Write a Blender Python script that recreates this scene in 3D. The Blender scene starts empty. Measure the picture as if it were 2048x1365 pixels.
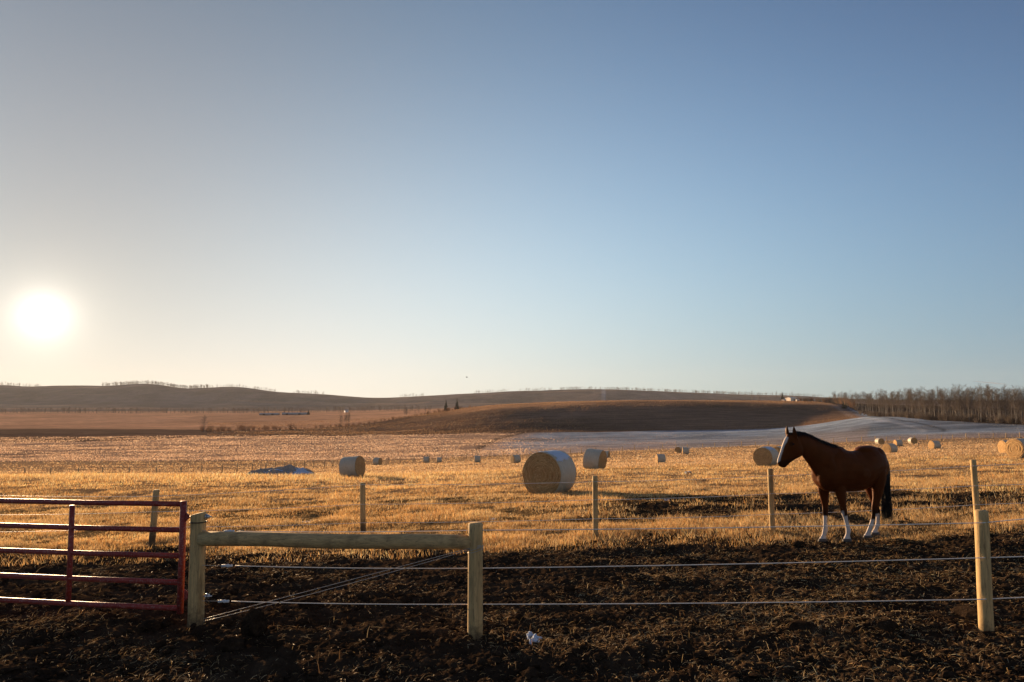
import bpy, math, random
import numpy as np
from mathutils import Vector
random.seed(7); RNG = np.random.default_rng(7)
SC = bpy.context.scene; COL = SC.collection
HAZE = 4e-5; F = 1365.0; CAMZ = 2.4; PITCH = math.atan(139.5/F); CP, SP = math.cos(PITCH), math.sin(PITCH)
# ------------------------------------------------------------------ camera
cd = bpy.data.cameras.new("camera"); cam = bpy.data.objects.new("camera", cd); COL.objects.link(cam)
cam.location = (0, 0, CAMZ); cam.rotation_euler = (math.pi/2+PITCH, 0, 0)
cd.sensor_width = 36; cd.lens = 36*F/2048; cd.clip_start = 0.1; cd.clip_end = 60000
SC.camera = cam
SC.render.resolution_x = 1024; SC.render.resolution_y = 682
# ------------------------------------------------------------------ sky and sun
SUN_AZ = math.radians(-34.7); SUN_EL = math.radians(6.55)
sun_dir = Vector((math.sin(SUN_AZ)*math.cos(SUN_EL), math.cos(SUN_AZ)*math.cos(SUN_EL), math.sin(SUN_EL)))
W = bpy.data.worlds.new("World"); SC.world = W; W.use_nodes = True
nt = W.node_tree; bg = nt.nodes["Background"]
sky = nt.nodes.new("ShaderNodeTexSky"); sky.sky_type = 'NISHITA'; sky.sun_disc = False
sky.sun_elevation = SUN_EL; sky.sun_rotation = SUN_AZ
sky.air_density = 1.0; sky.dust_density = 1.1; sky.ozone_density = 1.6; sky.altitude = 900
tc = nt.nodes.new("ShaderNodeTexCoord")
dt = nt.nodes.new("ShaderNodeVectorMath"); dt.operation = 'DOT_PRODUCT'
nrm = nt.nodes.new("ShaderNodeVectorMath"); nrm.operation = 'NORMALIZE'
nt.links.new(tc.outputs['Generated'], nrm.inputs[0]); nt.links.new(nrm.outputs[0], dt.inputs[0]); dt.inputs[1].default_value = sun_dir
def wm(op, a, b=None, clamp=False):
    n = nt.nodes.new("ShaderNodeMath"); n.operation = op; n.use_clamp = clamp
    for i, v in enumerate((a, b)):
        if v is None: continue
        if isinstance(v, (int, float)): n.inputs[i].default_value = v
        else: nt.links.new(v, n.inputs[i])
    return n.outputs[0]
ang = wm('ARCCOSINE', wm('MINIMUM', dt.outputs['Value'], 0.9999999))      # angle from the sun, radians
def aure(width, power, amp):                                             # the bright air round the sun
    q = wm('POWER', wm('DIVIDE', ang, width), power)
    return wm('MULTIPLY', wm('DIVIDE', 1.0, wm('ADD', q, 1.0)), amp)
def scaled(col, fac):
    n = nt.nodes.new("ShaderNodeVectorMath"); n.operation = 'SCALE'; n.inputs[0].default_value = col
    nt.links.new(fac, n.inputs['Scale']); return n.outputs[0]
def vadd(a, b):
    n = nt.nodes.new("ShaderNodeVectorMath"); n.operation = 'ADD'; nt.links.new(a, n.inputs[0]); nt.links.new(b, n.inputs[1]); return n.outputs[0]
def scaledv(v, f):
    n = nt.nodes.new("ShaderNodeVectorMath"); n.operation = 'SCALE'; nt.links.new(v, n.inputs[0]); n.inputs['Scale'].default_value = f; return n.outputs[0]
EXPO = 1.1; BGS = 0.10
sep = nt.nodes.new("ShaderNodeSeparateXYZ"); nt.links.new(nrm.outputs[0], sep.inputs[0])
ele = wm('MINIMUM', wm('ARCSINE', wm('MAXIMUM', sep.outputs['Z'], 0.0)), .85)
tt = wm('MINIMUM', ang, 1.5)
t2 = wm('MULTIPLY', tt, tt); e2 = wm('MULTIPLY', ele, ele); te = wm('MULTIPLY', tt, ele)
TERMS = [None, tt, ele, t2, e2, te, wm('MULTIPLY', t2, tt), wm('MULTIPLY', e2, ele), wm('MULTIPLY', t2, ele)]
COEF = [[-0.30, 1.893, -1.843, -3.447, -4.421, 0.53, 1.043, 3.822, -0.452], [-0.345, 1.442, -0.969, -2.509, -7.678, 3.406, 0.802, 5.798, -1.955], [-0.52, 1.256, 0.168, -2.168, -9.943, 5.238, 0.771, 6.909, -2.716]]
SKYLN = math.log(.98/(BGS*2**EXPO))
cmb = nt.nodes.new("ShaderNodeCombineXYZ")
for ci in range(3):
    acc = None
    for k in range(1, 9):
        q = wm('MULTIPLY', TERMS[k], COEF[ci][k]); acc = q if acc is None else wm('ADD', acc, q)
    nt.links.new(wm('EXPONENT', wm('ADD', acc, COEF[ci][0] + SKYLN)), cmb.inputs[ci])
SKYSUM = vadd(scaledv(sky.outputs[0], .012), cmb.outputs[0])
SKYSUM = vadd(SKYSUM, scaled((1.0, .90, .74), aure(.022, 2.7, 5.5)))
SKYSUM = vadd(SKYSUM, scaled((1.0, .74, .46), aure(.075, 2.2, .8)))
# warm fill light added to the sky behind the camera, lifts shaded sides
mr = nt.nodes.new("ShaderNodeMapRange"); mr.interpolation_type = 'SMOOTHSTEP'; mr.inputs['From Min'].default_value = 1.45; mr.inputs['From Max'].default_value = 2.5
nt.links.new(ang, mr.inputs['Value']); SKYSUM = vadd(SKYSUM, scaled((1.0, .80, .56), wm('MULTIPLY', mr.outputs[0], .17/(BGS*2**EXPO))))
hs = nt.nodes.new("ShaderNodeHueSaturation"); hs.inputs['Saturation'].default_value = .88; nt.links.new(SKYSUM, hs.inputs['Color'])
nt.links.new(hs.outputs[0], bg.inputs[0]); bg.inputs[1].default_value = BGS
ld = bpy.data.lights.new("sun", 'SUN'); ld.energy = 5.0; ld.angle = math.radians(0.6); ld.color = (1.0, .66, .36)
sun = bpy.data.objects.new("sun", ld); COL.objects.link(sun)
sun.rotation_euler = (-sun_dir).to_track_quat('-Z', 'Y').to_euler()
SC.view_settings.view_transform = 'Standard'; SC.view_settings.look = 'None'
SC.view_settings.exposure = EXPO; SC.view_settings.gamma = 1.0
# ------------------------------------------------------------------ helpers
def P(px, py, D):
    """point seen at photo pixel (px,py) at world depth D"""
    u = (px-1024)/F; v = (682.5-py)/F
    k = D/(CP - v*SP)
    return np.array([u*k, D, CAMZ + (SP + v*CP)*k])
def zof(py, D): return float(P(1024, py, D)[2])
def _h(ix, iy, seed):
    n = (ix.astype(np.int64)*374761393 + iy.astype(np.int64)*668265263 + seed*1442695041) & 0xffffffff
    n = ((n ^ (n >> 13))*1274126177) & 0xffffffff
    n = n ^ (n >> 16)
    return (n & 0xffff)/32767.5 - 1.0
def vn(x, y, seed=0):
    x = np.asarray(x, float); y = np.asarray(y, float)
    xi = np.floor(x); yi = np.floor(y); fx = x-xi; fy = y-yi
    fx = fx*fx*(3-2*fx); fy = fy*fy*(3-2*fy)
    a = _h(xi, yi, seed); b = _h(xi+1, yi, seed); c = _h(xi, yi+1, seed); d = _h(xi+1, yi+1, seed)
    return (a*(1-fx)+b*fx)*(1-fy) + (c*(1-fx)+d*fx)*fy
def fbm(x, y, seed=0, oct=4, g=.5):
    s = 0; a = 1; t = 0
    for o in range(oct):
        s = s + a*vn(x*2**o + 17.3*o, y*2**o - 9.1*o, seed+o); t += a; a *= g
    return s/t
def sstep(a, b, x):
    t = np.clip((x-a)/(b-a), 0, 1); return t*t*(3-2*t)
def pchip(x, y, xn):
    x = np.asarray(x, float); y = np.asarray(y, float); h = np.diff(x); d = np.diff(y)/h
    m = np.zeros_like(y)
    for i in range(1, len(x)-1):
        if d[i-1]*d[i] > 0:
            w1 = 2*h[i]+h[i-1]; w2 = h[i]+2*h[i-1]; m[i] = (w1+w2)/(w1/d[i-1]+w2/d[i])
    m[0] = d[0]; m[-1] = d[-1]
    xn = np.clip(xn, x[0], x[-1]); i = np.clip(np.searchsorted(x, xn)-1, 0, len(x)-2); t = (xn-x[i])/h[i]
    return ((2*t**3-3*t**2+1)*y[i] + (t**3-2*t**2+t)*h[i]*m[i] + (-2*t**3+3*t**2)*y[i+1] + (t**3-t**2)*h[i]*m[i+1])

def mesh_np(name, V, Fc, mat=None, parent=None, smooth=True, cols=None, link=True):
    """V (n,3); Fc (m,k) one face size"""
    V = np.asarray(V, np.float32); Fc = np.asarray(Fc, np.int32)
    me = bpy.data.meshes.new(name); k = Fc.shape[1]
    me.vertices.add(len(V)); me.vertices.foreach_set('co', V.ravel())
    me.loops.add(Fc.size); me.loops.foreach_set('vertex_index', Fc.ravel())
    me.polygons.add(len(Fc)); me.polygons.foreach_set('loop_start', np.arange(0, Fc.size, k, dtype=np.int32))
    me.update(calc_edges=True)
    me.polygons.foreach_set('use_smooth', np.full(len(Fc), smooth))
    if cols:
        for an, arr in cols.items():
            arr = np.asarray(arr, np.float32)
            if arr.ndim == 1:
                at = me.attributes.new(an, 'FLOAT', 'POINT'); at.data.foreach_set('value', arr)
            else:
                if arr.shape[1] == 3: arr = np.hstack([arr, np.ones((len(arr), 1), np.float32)])
                at = me.attributes.new(an, 'FLOAT_COLOR', 'POINT'); at.data.foreach_set('color', arr.ravel())
    if mat:
        me.materials.append(mat)
    if not link: return me
    return link_me(name, me, parent)
def link_me(name, me, parent=None):
    o = bpy.data.objects.new(name, me); COL.objects.link(o)
    if parent is not None: o.parent = parent
    return o
class MB:
    """collects tri/quad pieces as one mesh"""
    def __init__(s): s.v = []; s.f = []; s.n = 0; s.c = []
    def add(s, V, Fs, c=None):
        V = np.asarray(V, float); s.v.append(V)
        for f in Fs: s.f.append([int(i)+s.n for i in f])
        s.c.append(np.tile(np.array(c if c is not None else (1, 1, 1), float), (len(V), 1)))
        s.n += len(V)
    def box(s, a, b):
        (x0, y0, z0), (x1, y1, z1) = a, b
        V = [(x, y, z) for z in (z0, z1) for y in (y0, y1) for x in (x0, x1)]
        s.add(V, [(0, 2, 3, 1), (4, 5, 7, 6), (0, 1, 5, 4), (2, 6, 7, 3), (0, 4, 6, 2), (1, 3, 7, 5)])
    def tube(s, pts, rad, n=8, caps=True, c=None, jit=0):
        pts = [np.asarray(p, float) for p in pts]
        if np.isscalar(rad): rad = [rad]*len(pts)
        V = []; up = None
        for i, p in enumerate(pts):
            t = pts[min(i+1, len(pts)-1)] - pts[max(i-1, 0)]; t = t/(np.linalg.norm(t)+1e-9)
            if up is None:
                up = np.cross(t, (0, 0, 1.)) if abs(t[2]) < .9 else np.cross(t, (0, 1., 0))
            a = up - t*np.dot(up, t); a /= np.linalg.norm(a)+1e-9; up = a; b = np.cross(t, a)
            for k in range(n):
                th = 2*math.pi*k/n; V.append(p + (a*math.cos(th)+b*math.sin(th))*rad[i])
        Fs = []
        for i in range(len(pts)-1):
            for k in range(n):
                k2 = (k+1) % n; Fs.append((i*n+k, i*n+k2, (i+1)*n+k2, (i+1)*n+k))
        if caps and n > 2:
            Fs.append(tuple(range(n-1, -1, -1))); Fs.append(tuple((len(pts)-1)*n+k for k in range(n)))
        s.add(V, Fs, c)
    def mesh(s, name, mat=None, smooth=True):
        me = bpy.data.meshes.new(name); V = np.vstack(s.v)
        me.from_pydata([tuple(q) for q in V], [], s.f)
        me.polygons.foreach_set('use_smooth', np.full(len(me.polygons), smooth))
        at = me.attributes.new('col', 'FLOAT_COLOR', 'POINT')
        C = np.hstack([np.vstack(s.c), np.ones((len(V), 1))]).astype(np.float32); at.data.foreach_set('color', C.ravel())
        if mat: me.materials.append(mat)
        return me
    def build(s, name, mat=None, parent=None, smooth=True):
        return link_me(name, s.mesh(name, mat, smooth), parent)
def tag(o, label=None, cat=None, group=None, kind=None):
    if label: o['label'] = label
    if cat: o['category'] = cat
    if group: o['group'] = group
    if kind: o['kind'] = kind
    return o
def empty(name, loc, rz=0, label=None, cat=None, group=None):
    o = bpy.data.objects.new(name, None); COL.objects.link(o); o.location = tuple(loc); o.rotation_euler = (0, 0, rz)
    o.empty_display_size = .1
    return tag(o, label, cat, group)
def copy_tree(src, loc, rz, sc=1.0):
    r = src.copy(); COL.objects.link(r); r.location = tuple(loc); r.rotation_euler = (0, 0, rz); r.scale = (sc, sc, sc) if np.isscalar(sc) else sc
    for ch in src.children:
        c = ch.copy(); COL.objects.link(c); c.parent = r
        for g in ch.children:
            d = g.copy(); COL.objects.link(d); d.parent = c
    return r
# ------------------------------------------------------------------ materials
class MT:
    def __init__(s, name):
        s.m = bpy.data.materials.new(name); s.m.use_nodes = True; s.t = s.m.node_tree; s.N = s.t.nodes
        s.b = s.N['Principled BSDF']; s.b.inputs['Roughness'].default_value = .8
        s.b.inputs['Specular IOR Level'].default_value = .25
        s.out = s.N['Material Output']
    def n(s, typ, **k):
        nd = s.N.new(typ)
        for a, v in k.items(): setattr(nd, a, v)
        return nd
    def l(s, a, b): s.t.links.new(a, b)
    def coord(s, kind='Object', scale=(1, 1, 1)):
        tcn = s.n('ShaderNodeTexCoord'); mp = s.n('ShaderNodeMapping'); mp.inputs['Scale'].default_value = scale
        s.l(tcn.outputs[kind], mp.inputs[0]); return mp.outputs[0]
    def pos(s, scale=(1, 1, 1)):
        g = s.n('ShaderNodeNewGeometry'); mp = s.n('ShaderNodeMapping'); mp.inputs['Scale'].default_value = scale
        s.l(g.outputs['Position'], mp.inputs[0]); return mp.outputs[0]
    def noise(s, vec, scale, detail=4, rough=.55, dist=0):
        nd = s.n('ShaderNodeTexNoise'); nd.inputs['Scale'].default_value = scale; nd.inputs['Detail'].default_value = detail
        nd.inputs['Roughness'].default_value = rough; nd.inputs['Distortion'].default_value = dist
        s.l(vec, nd.inputs['Vector']); return nd.outputs[0]
    def ramp(s, fac, stops):
        r = s.n('ShaderNodeValToRGB'); e = r.color_ramp.elements
        while len(e) < len(stops): e.new(.5)
        for i, (p, c) in enumerate(stops): e[i].position = p; e[i].color = (*c, 1) if len(c) == 3 else c
        s.l(fac, r.inputs[0]); return r.outputs[0]
    def mix(s, fac, a, b, mode='MIX'):
        x = s.n('ShaderNodeMix', data_type='RGBA', blend_type=mode)
        for i, v in ((0, fac), (6, a), (7, b)):
            if isinstance(v, (int, float)): x.inputs[i].default_value = v
            elif isinstance(v, tuple): x.inputs[i].default_value = (*v, 1)
            else: s.l(v, x.inputs[i])
        return x.outputs[2]
    def math(s, op, a, b=0.0, clamp=False):
        x = s.n('ShaderNodeMath', operation=op, use_clamp=clamp)
        for i, v in enumerate((a, b)):
            if isinstance(v, (int, float)): x.inputs[i].default_value = v
            else: s.l(v, x.inputs[i])
        return x.outputs[0]
    def attr(s, name, out='Color'):
        a = s.n('ShaderNodeAttribute', attribute_name=name); return a.outputs[out]
    def bump(s, h, dist, strength=1.0, nrm=None):
        b = s.n('ShaderNodeBump'); b.inputs['Distance'].default_value = dist; b.inputs['Strength'].default_value = strength
        s.l(h, b.inputs['Height'])
        if nrm is not None: s.l(nrm, b.inputs['Normal'])
        return b.outputs[0]
    def color(s, c):
        if isinstance(c, tuple): s.b.inputs['Base Color'].default_value = (*c, 1)
        else: s.l(c, s.b.inputs['Base Color'])
    def normal(s, nn): s.l(nn, s.b.inputs['Normal'])
    def translucent(s, colr, fac):
        tr = s.n('ShaderNodeBsdfTranslucent')
        if isinstance(colr, tuple): tr.inputs[0].default_value = (*colr, 1)
        else: s.l(colr, tr.inputs[0])
        mx = s.n('ShaderNodeMixShader'); mx.inputs[0].default_value = fac
        s.l(s.b.outputs[0], mx.inputs[1]); s.l(tr.outputs[0], mx.inputs[2]); s.l(mx.outputs[0], s.out.inputs['Surface'])
    def rough(s, r): s.b.inputs['Roughness'].default_value = r

# near ground: soil and straw-littered turf
m = MT('paddock_soil'); g = m.pos()
soil = m.ramp(m.noise(g, 2.2, 8, .65), [(.3, (.023, .015, .010)), (.55, (.054, .036, .023)), (.75, (.105, .070, .043))])
turf = m.ramp(m.noise(g, 9, 7, .7), [(.28, (.07, .042, .020)), (.5, (.20, .125, .055)), (.72, (.36, .25, .12))])
m.color(m.mix(m.attr('mud', 'Fac'), turf, soil)); m.rough(1.0); m.b.inputs['Specular IOR Level'].default_value = 0
m.normal(m.bump(m.noise(g, 28, 6, .7), .05, .9)); M_NEAR = m.m
m = MT('pasture_turf'); m.b.inputs['Specular IOR Level'].default_value = 0; g = m.pos()
c0 = m.ramp(m.noise(m.pos((.35, 1, 1)), 1.3, 8, .7), [(.25, (.13, .078, .042)), (.5, (.40, .26, .15)), (.75, (.60, .43, .26))])
m.color(m.mix(m.attr('mud', 'Fac'), c0, (.045, .030, .02))); m.rough(.9)
m.normal(m.bump(m.noise(g, 3.5, 6, .75), .5, 1.0)); M_PAST = m.m
m = MT('far_field_cover'); m.b.inputs['Specular IOR Level'].default_value = 0; g = m.pos((.25, 1, 1))
v1 = m.ramp(m.noise(g, .22, 9, .72), [(.25, (.45, .45, .45)), (.5, (1, 1, 1)), (.75, (1.6, 1.55, 1.5))])
m.color(m.mix(1.0, m.attr('col'), v1, 'MULTIPLY')); m.rough(.95)
m.normal(m.bump(m.noise(m.pos(), .9, 7, .75), .9, 1.0)); M_FIELD = m.m
m = MT('hill_cover'); m.b.inputs['Specular IOR Level'].default_value = 0; g = m.pos((1, .6, 1))
v1 = m.ramp(m.noise(g, .012, 9, .7), [(.3, (.6, .6, .6)), (.5, (1, 1, 1)), (.7, (1.5, 1.45, 1.4))])
m.color(m.mix(1.0, m.attr('col'), v1, 'MULTIPLY')); m.rough(.95); m.normal(m.bump(m.noise(m.pos(), .05, 6, .7), 12, .8)); M_HILL = m.m
m = MT('dry_grass'); ca = m.attr('col'); m.color(ca); m.rough(.55); m.translucent(ca, .5); M_GRASS = m.m
m = MT('straw_litter'); ca = m.attr('col'); m.color(ca); m.rough(.6); m.b.inputs['Specular IOR Level'].default_value = .2; m.translucent(ca, .3); M_STRAW = m.m
m = MT('soil_clod'); m.b.inputs['Specular IOR Level'].default_value = 0; m.color(m.ramp(m.noise(m.pos(), 9, 6, .65), [(.3, (.016, .011, .008)), (.7, (.06, .04, .026))])); m.rough(.9)
m.normal(m.bump(m.noise(m.pos(), 40, 5, .7), .03, 1)); M_CLOD = m.m
m = MT('snow'); m.color((.50, .58, .70)); m.rough(.6); m.normal(m.bump(m.noise(m.coord(), 20, 4), .02, .5)); M_SNOW = m.m
# timber
def timber(name, tint, gs=(14, 14, .8)):
    m = MT(name); g = m.coord('Object', gs)
    k = m.noise(g, 3, 8, .65, .6); kn = m.noise(m.coord('Object', (3, 3, 1.6)), 2.2, 3, .5)
    a = m.ramp(k, [(.25, tuple(x*.45 for x in tint)), (.5, tint), (.8, tuple(min(x*1.5, .9) for x in tint))])
    a = m.mix(m.math('MULTIPLY', m.ramp(kn, [(.50, (0, 0, 0)), (.72, (1, 1, 1))]), .6), a, tuple(x*.35 for x in tint))
    cr = m.noise(m.coord('Object', tuple(q*2.2 for q in gs)), 3.5, 3, .6, 1.5); a = m.mix(m.ramp(cr, [(.60, (0, 0, 0)), (.66, (.7, .7, .7))]), a, (.05, .035, .02))
    tz = m.n('ShaderNodeTexCoord'); sz_ = m.n('ShaderNodeSeparateXYZ'); m.l(tz.outputs['Object'], sz_.inputs[0])
    sp = m.math('ADD', m.math('MULTIPLY', sz_.outputs[2], -4.5), m.math('ADD', m.math('MULTIPLY', m.noise(m.coord('Object', (1, 1, 1)), 16, 5, .7), 2.4), -.35))
    m.color(m.mix(m.math('MULTIPLY', m.math('MAXIMUM', sp, 0.0, True), .8, True), a, (.05, .034, .022)))
    m.rough(.75); m.normal(m.bump(k, .006, .8)); return m.m
M_TIMBER = timber('treated_timber', (.55, .37, .165))
M_RAIL = timber('rail_timber', (.52, .35, .16), (.6, 14, 14))
M_TIMBER2 = timber('weathered_timber', (.55, .38, .20))
def simple(name, c, r=.6, metal=0, bump=None):
    m = MT(name); n0 = m.noise(m.coord(), 12, 5)
    m.color(m.mix(n0, tuple(x*.72 for x in c), tuple(min(1, x*1.25) for x in c))); m.rough(r); m.b.inputs['Metallic'].default_value = metal
    if bump: m.normal(m.bump(m.noise(m.coord(), bump[0], 5), bump[1], 1))
    return m.m
M_ROPE = simple('electric_rope', (.80, .76, .70), .5)
M_WIRE = simple('galvanised_wire', (.42, .40, .38), .35, .6)
M_DARKWIRE = simple('weathered_wire', (.12, .10, .09), .6, .4)
M_BOLT = simple('galvanised_steel', (.45, .46, .48), .35, .9)
M_BLACK = simple('black_strap', (.02, .02, .02), .5)
M_PLASTIC = simple('insulator_plastic', (.62, .66, .70), .35)
m = MT('red_gate_paint'); g = m.coord('Object', (1, 1, 1))
fr = m.ramp(m.noise(g, 38, 6, .75), [(.52, (0, 0, 0)), (.66, (1, 1, 1))])
m.color(m.mix(m.math('MULTIPLY', fr, .35), m.ramp(m.noise(g, 5, 5), [(.3, (.19, .020, .016)), (.7, (.31, .042, .03))]), (.50, .42, .40)))
m.rough(.48); m.b.inputs['Specular IOR Level'].default_value = .4; m.normal(m.bump(m.noise(g, 90, 4, .7), .004, .8)); M_RED = m.m

# ------------------------------------------------------------------ terrain
PX = np.array([-1400, -400, 0, 256, 512, 768, 1024, 1280, 1536, 1792, 2048, 2450, 3400], float)
def yrow(D, ys): return [D]+[zof(y, D) for y in ys]
def hrow(D, hs): return [D]+[CAMZ-h for h in hs]
ROWS = [
 hrow(1.0, [2.6, 2.5, 2.45, 2.45, 2.45, 2.42, 2.42, 2.38, 2.33, 2.3, 2.3, 2.3, 2.3]),
 hrow(8,  [2.7, 2.6, 2.5, 2.5, 2.48, 2.46, 2.42, 2.38, 2.34, 2.3, 2.3, 2.3, 2.3]),
 hrow(13, [2.9, 2.8, 2.74, 2.70, 2.68, 2.6, 2.48, 2.42, 2.33, 2.28, 2.12, 2.1, 2.1]),
 hrow(18, [3.2, 3.1, 3.0, 2.95, 2.9, 2.78, 2.60, 2.46, 2.34, 2.25, 2.15, 2.1, 2.1]),
 hrow(25, [3.7, 3.6, 3.45, 3.3, 3.2, 3.1, 2.98, 2.85, 2.7, 2.55, 2.5, 2.45, 2.4]),
 yrow(35, [975, 973, 970, 969, 969, 968, 962, 955, 946, 938, 933, 930, 928]),
 yrow(50, [954, 953, 952, 951, 952, 952, 944, 938, 930, 922, 916, 912, 910]),
 yrow(75, [963, 963, 963, 962, 958, 946, 938, 930, 920, 908, 902, 899, 896]),
 yrow(110, [952, 951, 951, 950, 946, 935, 927, 919, 908, 899, 893, 890, 888]),
 yrow(165, [932, 931, 930, 929, 927, 924, 914, 904, 894, 886, 880, 877, 874]),
 yrow(230, [904, 903, 903, 903, 903, 902, 895, 889, 882, 862, 855, 852, 850]),
 yrow(310, [886, 886, 886, 884, 880, 881, 878, 874, 869, 838, 836, 836, 836]),
 yrow(380, [876, 876, 875, 873, 870, 870, 866, 864, 860, 829, 832, 832, 832]),
 yrow(430, [868, 868, 867, 865, 863, 862, 842, 836, 836, 824, 830, 830, 830]),
 yrow(490, [860, 860, 859, 858, 857, 850, 815, 808, 808, 818, 828, 828, 828]),
 yrow(560, [852, 852, 851, 851, 850, 840, 808, 801, 802, 814, 826, 826, 826]),
 yrow(640, [846, 846, 845, 845, 844, 836, 809, 803, 803, 812, 825, 825, 825]),
 yrow(800, [836, 836, 835, 834, 834, 828, 813, 808, 807, 812, 822, 822, 822]),
 yrow(1100, [828, 828, 827, 827, 827, 823, 815, 811, 809, 811, 820, 820, 820]),
 yrow(1600, [824, 824, 824, 823, 823, 820, 815, 813, 812, 812, 818, 818, 818]),
 yrow(3600, [826]*13)]
T = np.array(ROWS); LD = np.log(T[:, 0]); Z = T[:, 1:]
NPX, NLD = 480, 700
pxf = np.linspace(PX[0], PX[-1], NPX); ldf = np.linspace(LD[0], LD[-1], NLD)
Z1 = np.array([pchip(PX, Z[r], pxf) for r in range(len(Z))])
Z2 = np.array([pchip(LD, Z1[:, c], ldf) for c in range(NPX)]).T      # (NLD,NPX)
for _ in range(8): Z2[:, 1:-1] = (Z2[:, :-2]+2*Z2[:, 1:-1]+Z2[:, 2:])/4
for _ in range(3): Z2[1:-1] = (Z2[:-2]+2*Z2[1:-1]+Z2[2:])/4
def base_z(X, Y):
    Y = np.maximum(Y, 1.001); px = 1024+F*X/Y
    a = np.clip((px-pxf[0])/(pxf[1]-pxf[0]), 0, NPX-1.001); b = np.clip((np.log(Y)-ldf[0])/(ldf[1]-ldf[0]), 0, NLD-1.001)
    i = a.astype(int); j = b.astype(int); fa = a-i; fb = b-j
    return (Z2[j, i]*(1-fa)+Z2[j, i+1]*fa)*(1-fb) + (Z2[j+1, i]*(1-fa)+Z2[j+1, i+1]*fa)*fb
def mudmask(X, Y):
    px = 1024+F*X/np.maximum(Y, 1)
    n1 = fbm(X*.45, Y*.45, 11, 4); n2 = fbm(X*2.2, Y*2.2, 12, 4)
    edge = 13.15 + .2*np.sin(X*.6) + n1*1.0 + n2*.8 + np.where(X < -1, np.clip((-1-X)*.3, 0, .75), 0)
    a = 1 - sstep(edge-.9, edge+.9, Y)
    band = sstep(15.2, 16.4, Y+n2*1.1+n1*.6)*(1-sstep(19.0, 22.5, Y+n2*1.6+n1*2))*sstep(-1.2, 3.5, X+n1*2.5)
    band = band*np.where(X > 3, 1, .72)*(1.0+.4*n1+.35*n2)
    strip = .85*sstep(2.0, 7.5, X+n1*2)*(Y < 19)*(Y > 12)*np.clip(.7+1.3*n2+.6*n1, 0, 1); band = np.maximum(band, strip)
    spots = sstep(.30, .6, fbm(X*.33+5, Y*.55, 31, 4))*.5*(Y < 40)
    return np.clip(np.maximum(np.maximum(a, band), spots), 0, 1)
HOOVES = []
def near_z(X, Y, mud=None):
    z = base_z(X, Y)
    if mud is None: mud = mudmask(X, Y)
    r = 1-np.abs(fbm(X*3.1, Y*3.1, 21, 3)); r2 = 1-np.abs(fbm(X*8.5, Y*8.5, 22, 3))
    clod = np.abs(fbm(X*5.5, Y*5.5, 24, 3))
    dm = .08*fbm(X*1.0, Y*1.7, 20, 3) + .04*(clod-.25) + .034*(r2-.75) - .03*(r-.8) + .018*fbm(X*24, Y*24, 25, 2)
    dg = .04*fbm(X*.8, Y*.8, 23, 3) + .035*fbm(X*3.5, Y*3.5, 26, 3)
    far = 1-sstep(30, 80, Y)
    return z + (dm*mud + dg*(1-mud))*far
def far_z(X, Y):
    w = sstep(60, 200, Y)
    return near_z(X, Y, mudmask(X, Y)) + w*(.35*fbm(X*.03, Y*.03, 41, 4) + .12*fbm(X*.15, Y*.15, 42, 3))*np.clip(Y/300, .4, 2.0)
def ground_at(x, y):
    return float(far_z(np.array([float(x)]), np.array([float(y)]))[0])
def hit(px, py, D0=4, D1=3000):
    D = np.exp(np.linspace(math.log(D0), math.log(D1), 4000)); u = (px-1024)/F; v = (682.5-py)/F; k = D/(CP-v*SP)
    x = u*k; z = CAMZ+(SP+v*CP)*k; gz = base_z(x, D)
    i = np.nonzero(z < gz)[0]
    i = i[0] if len(i) else len(D)-1
    return np.array([x[i], D[i], ground_at(x[i], D[i])])
def grid(Ds, s, zf, skirt=0):
    S, Dg = np.meshgrid(s, Ds); X = S*Dg; Y = Dg; Zg = zf(X, Y)
    if skirt: Zg[0] -= skirt
    V = np.stack([X, Y, Zg], -1).reshape(-1, 3); n, k = S.shape
    i = np.arange(n-1)[:, None]*k + np.arange(k-1)[None, :]
    return V, np.stack([i, i+1, i+k+1, i+k], -1).reshape(-1, 4), X.ravel(), Y.ravel()
def scols(n, lim=.86, ext=1.7, m=30):
    a = np.linspace(-lim, lim, n); e = np.linspace(lim, ext, m)[1:]
    return np.concatenate([-e[::-1], a, e])
Ds = np.exp(np.arange(math.log(3.2), math.log(24), .0042)); V, Fq, X, Y = grid(Ds, scols(900), near_z)
o = mesh_np('ground', V, Fq, M_NEAR, cols={'mud': mudmask(X, Y)}); tag(o, kind='structure')
MUDV = None
Ds = np.exp(np.arange(math.log(23.8), math.log(178), .009)); V, Fq, X, Y = grid(Ds, scols(420), far_z, .15)
o = mesh_np('pasture', V, Fq, M_PAST, cols={'mud': mudmask(X, Y)*(1-sstep(30, 45, Y))}); tag(o, kind='structure')
# yard behind the camera, so that the ground goes all the way round
def back(X, Y): return base_z(X*0+X, np.maximum(Y, 1.001)) - .05
xs = np.linspace(-60, 60, 60); ys = np.concatenate([np.linspace(-60, 2, 30), np.linspace(2.4, 3.4, 4)])
XX, YY = np.meshgrid(xs, ys); ZZ = np.where(YY > 2.2, near_z(XX, np.full_like(YY, 3.3)), -.02+.05*fbm(XX*.3, YY*.3, 3, 3))-.04
i = np.arange(len(ys)-1)[:, None]*60+np.arange(59)[None, :]
o = mesh_np('yard', np.stack([XX, YY, ZZ], -1).reshape(-1, 3), np.stack([i, i+1, i+61, i+60], -1).reshape(-1, 4), M_NEAR, cols={'mud': np.ones(XX.size)}); tag(o, kind='structure')

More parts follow.
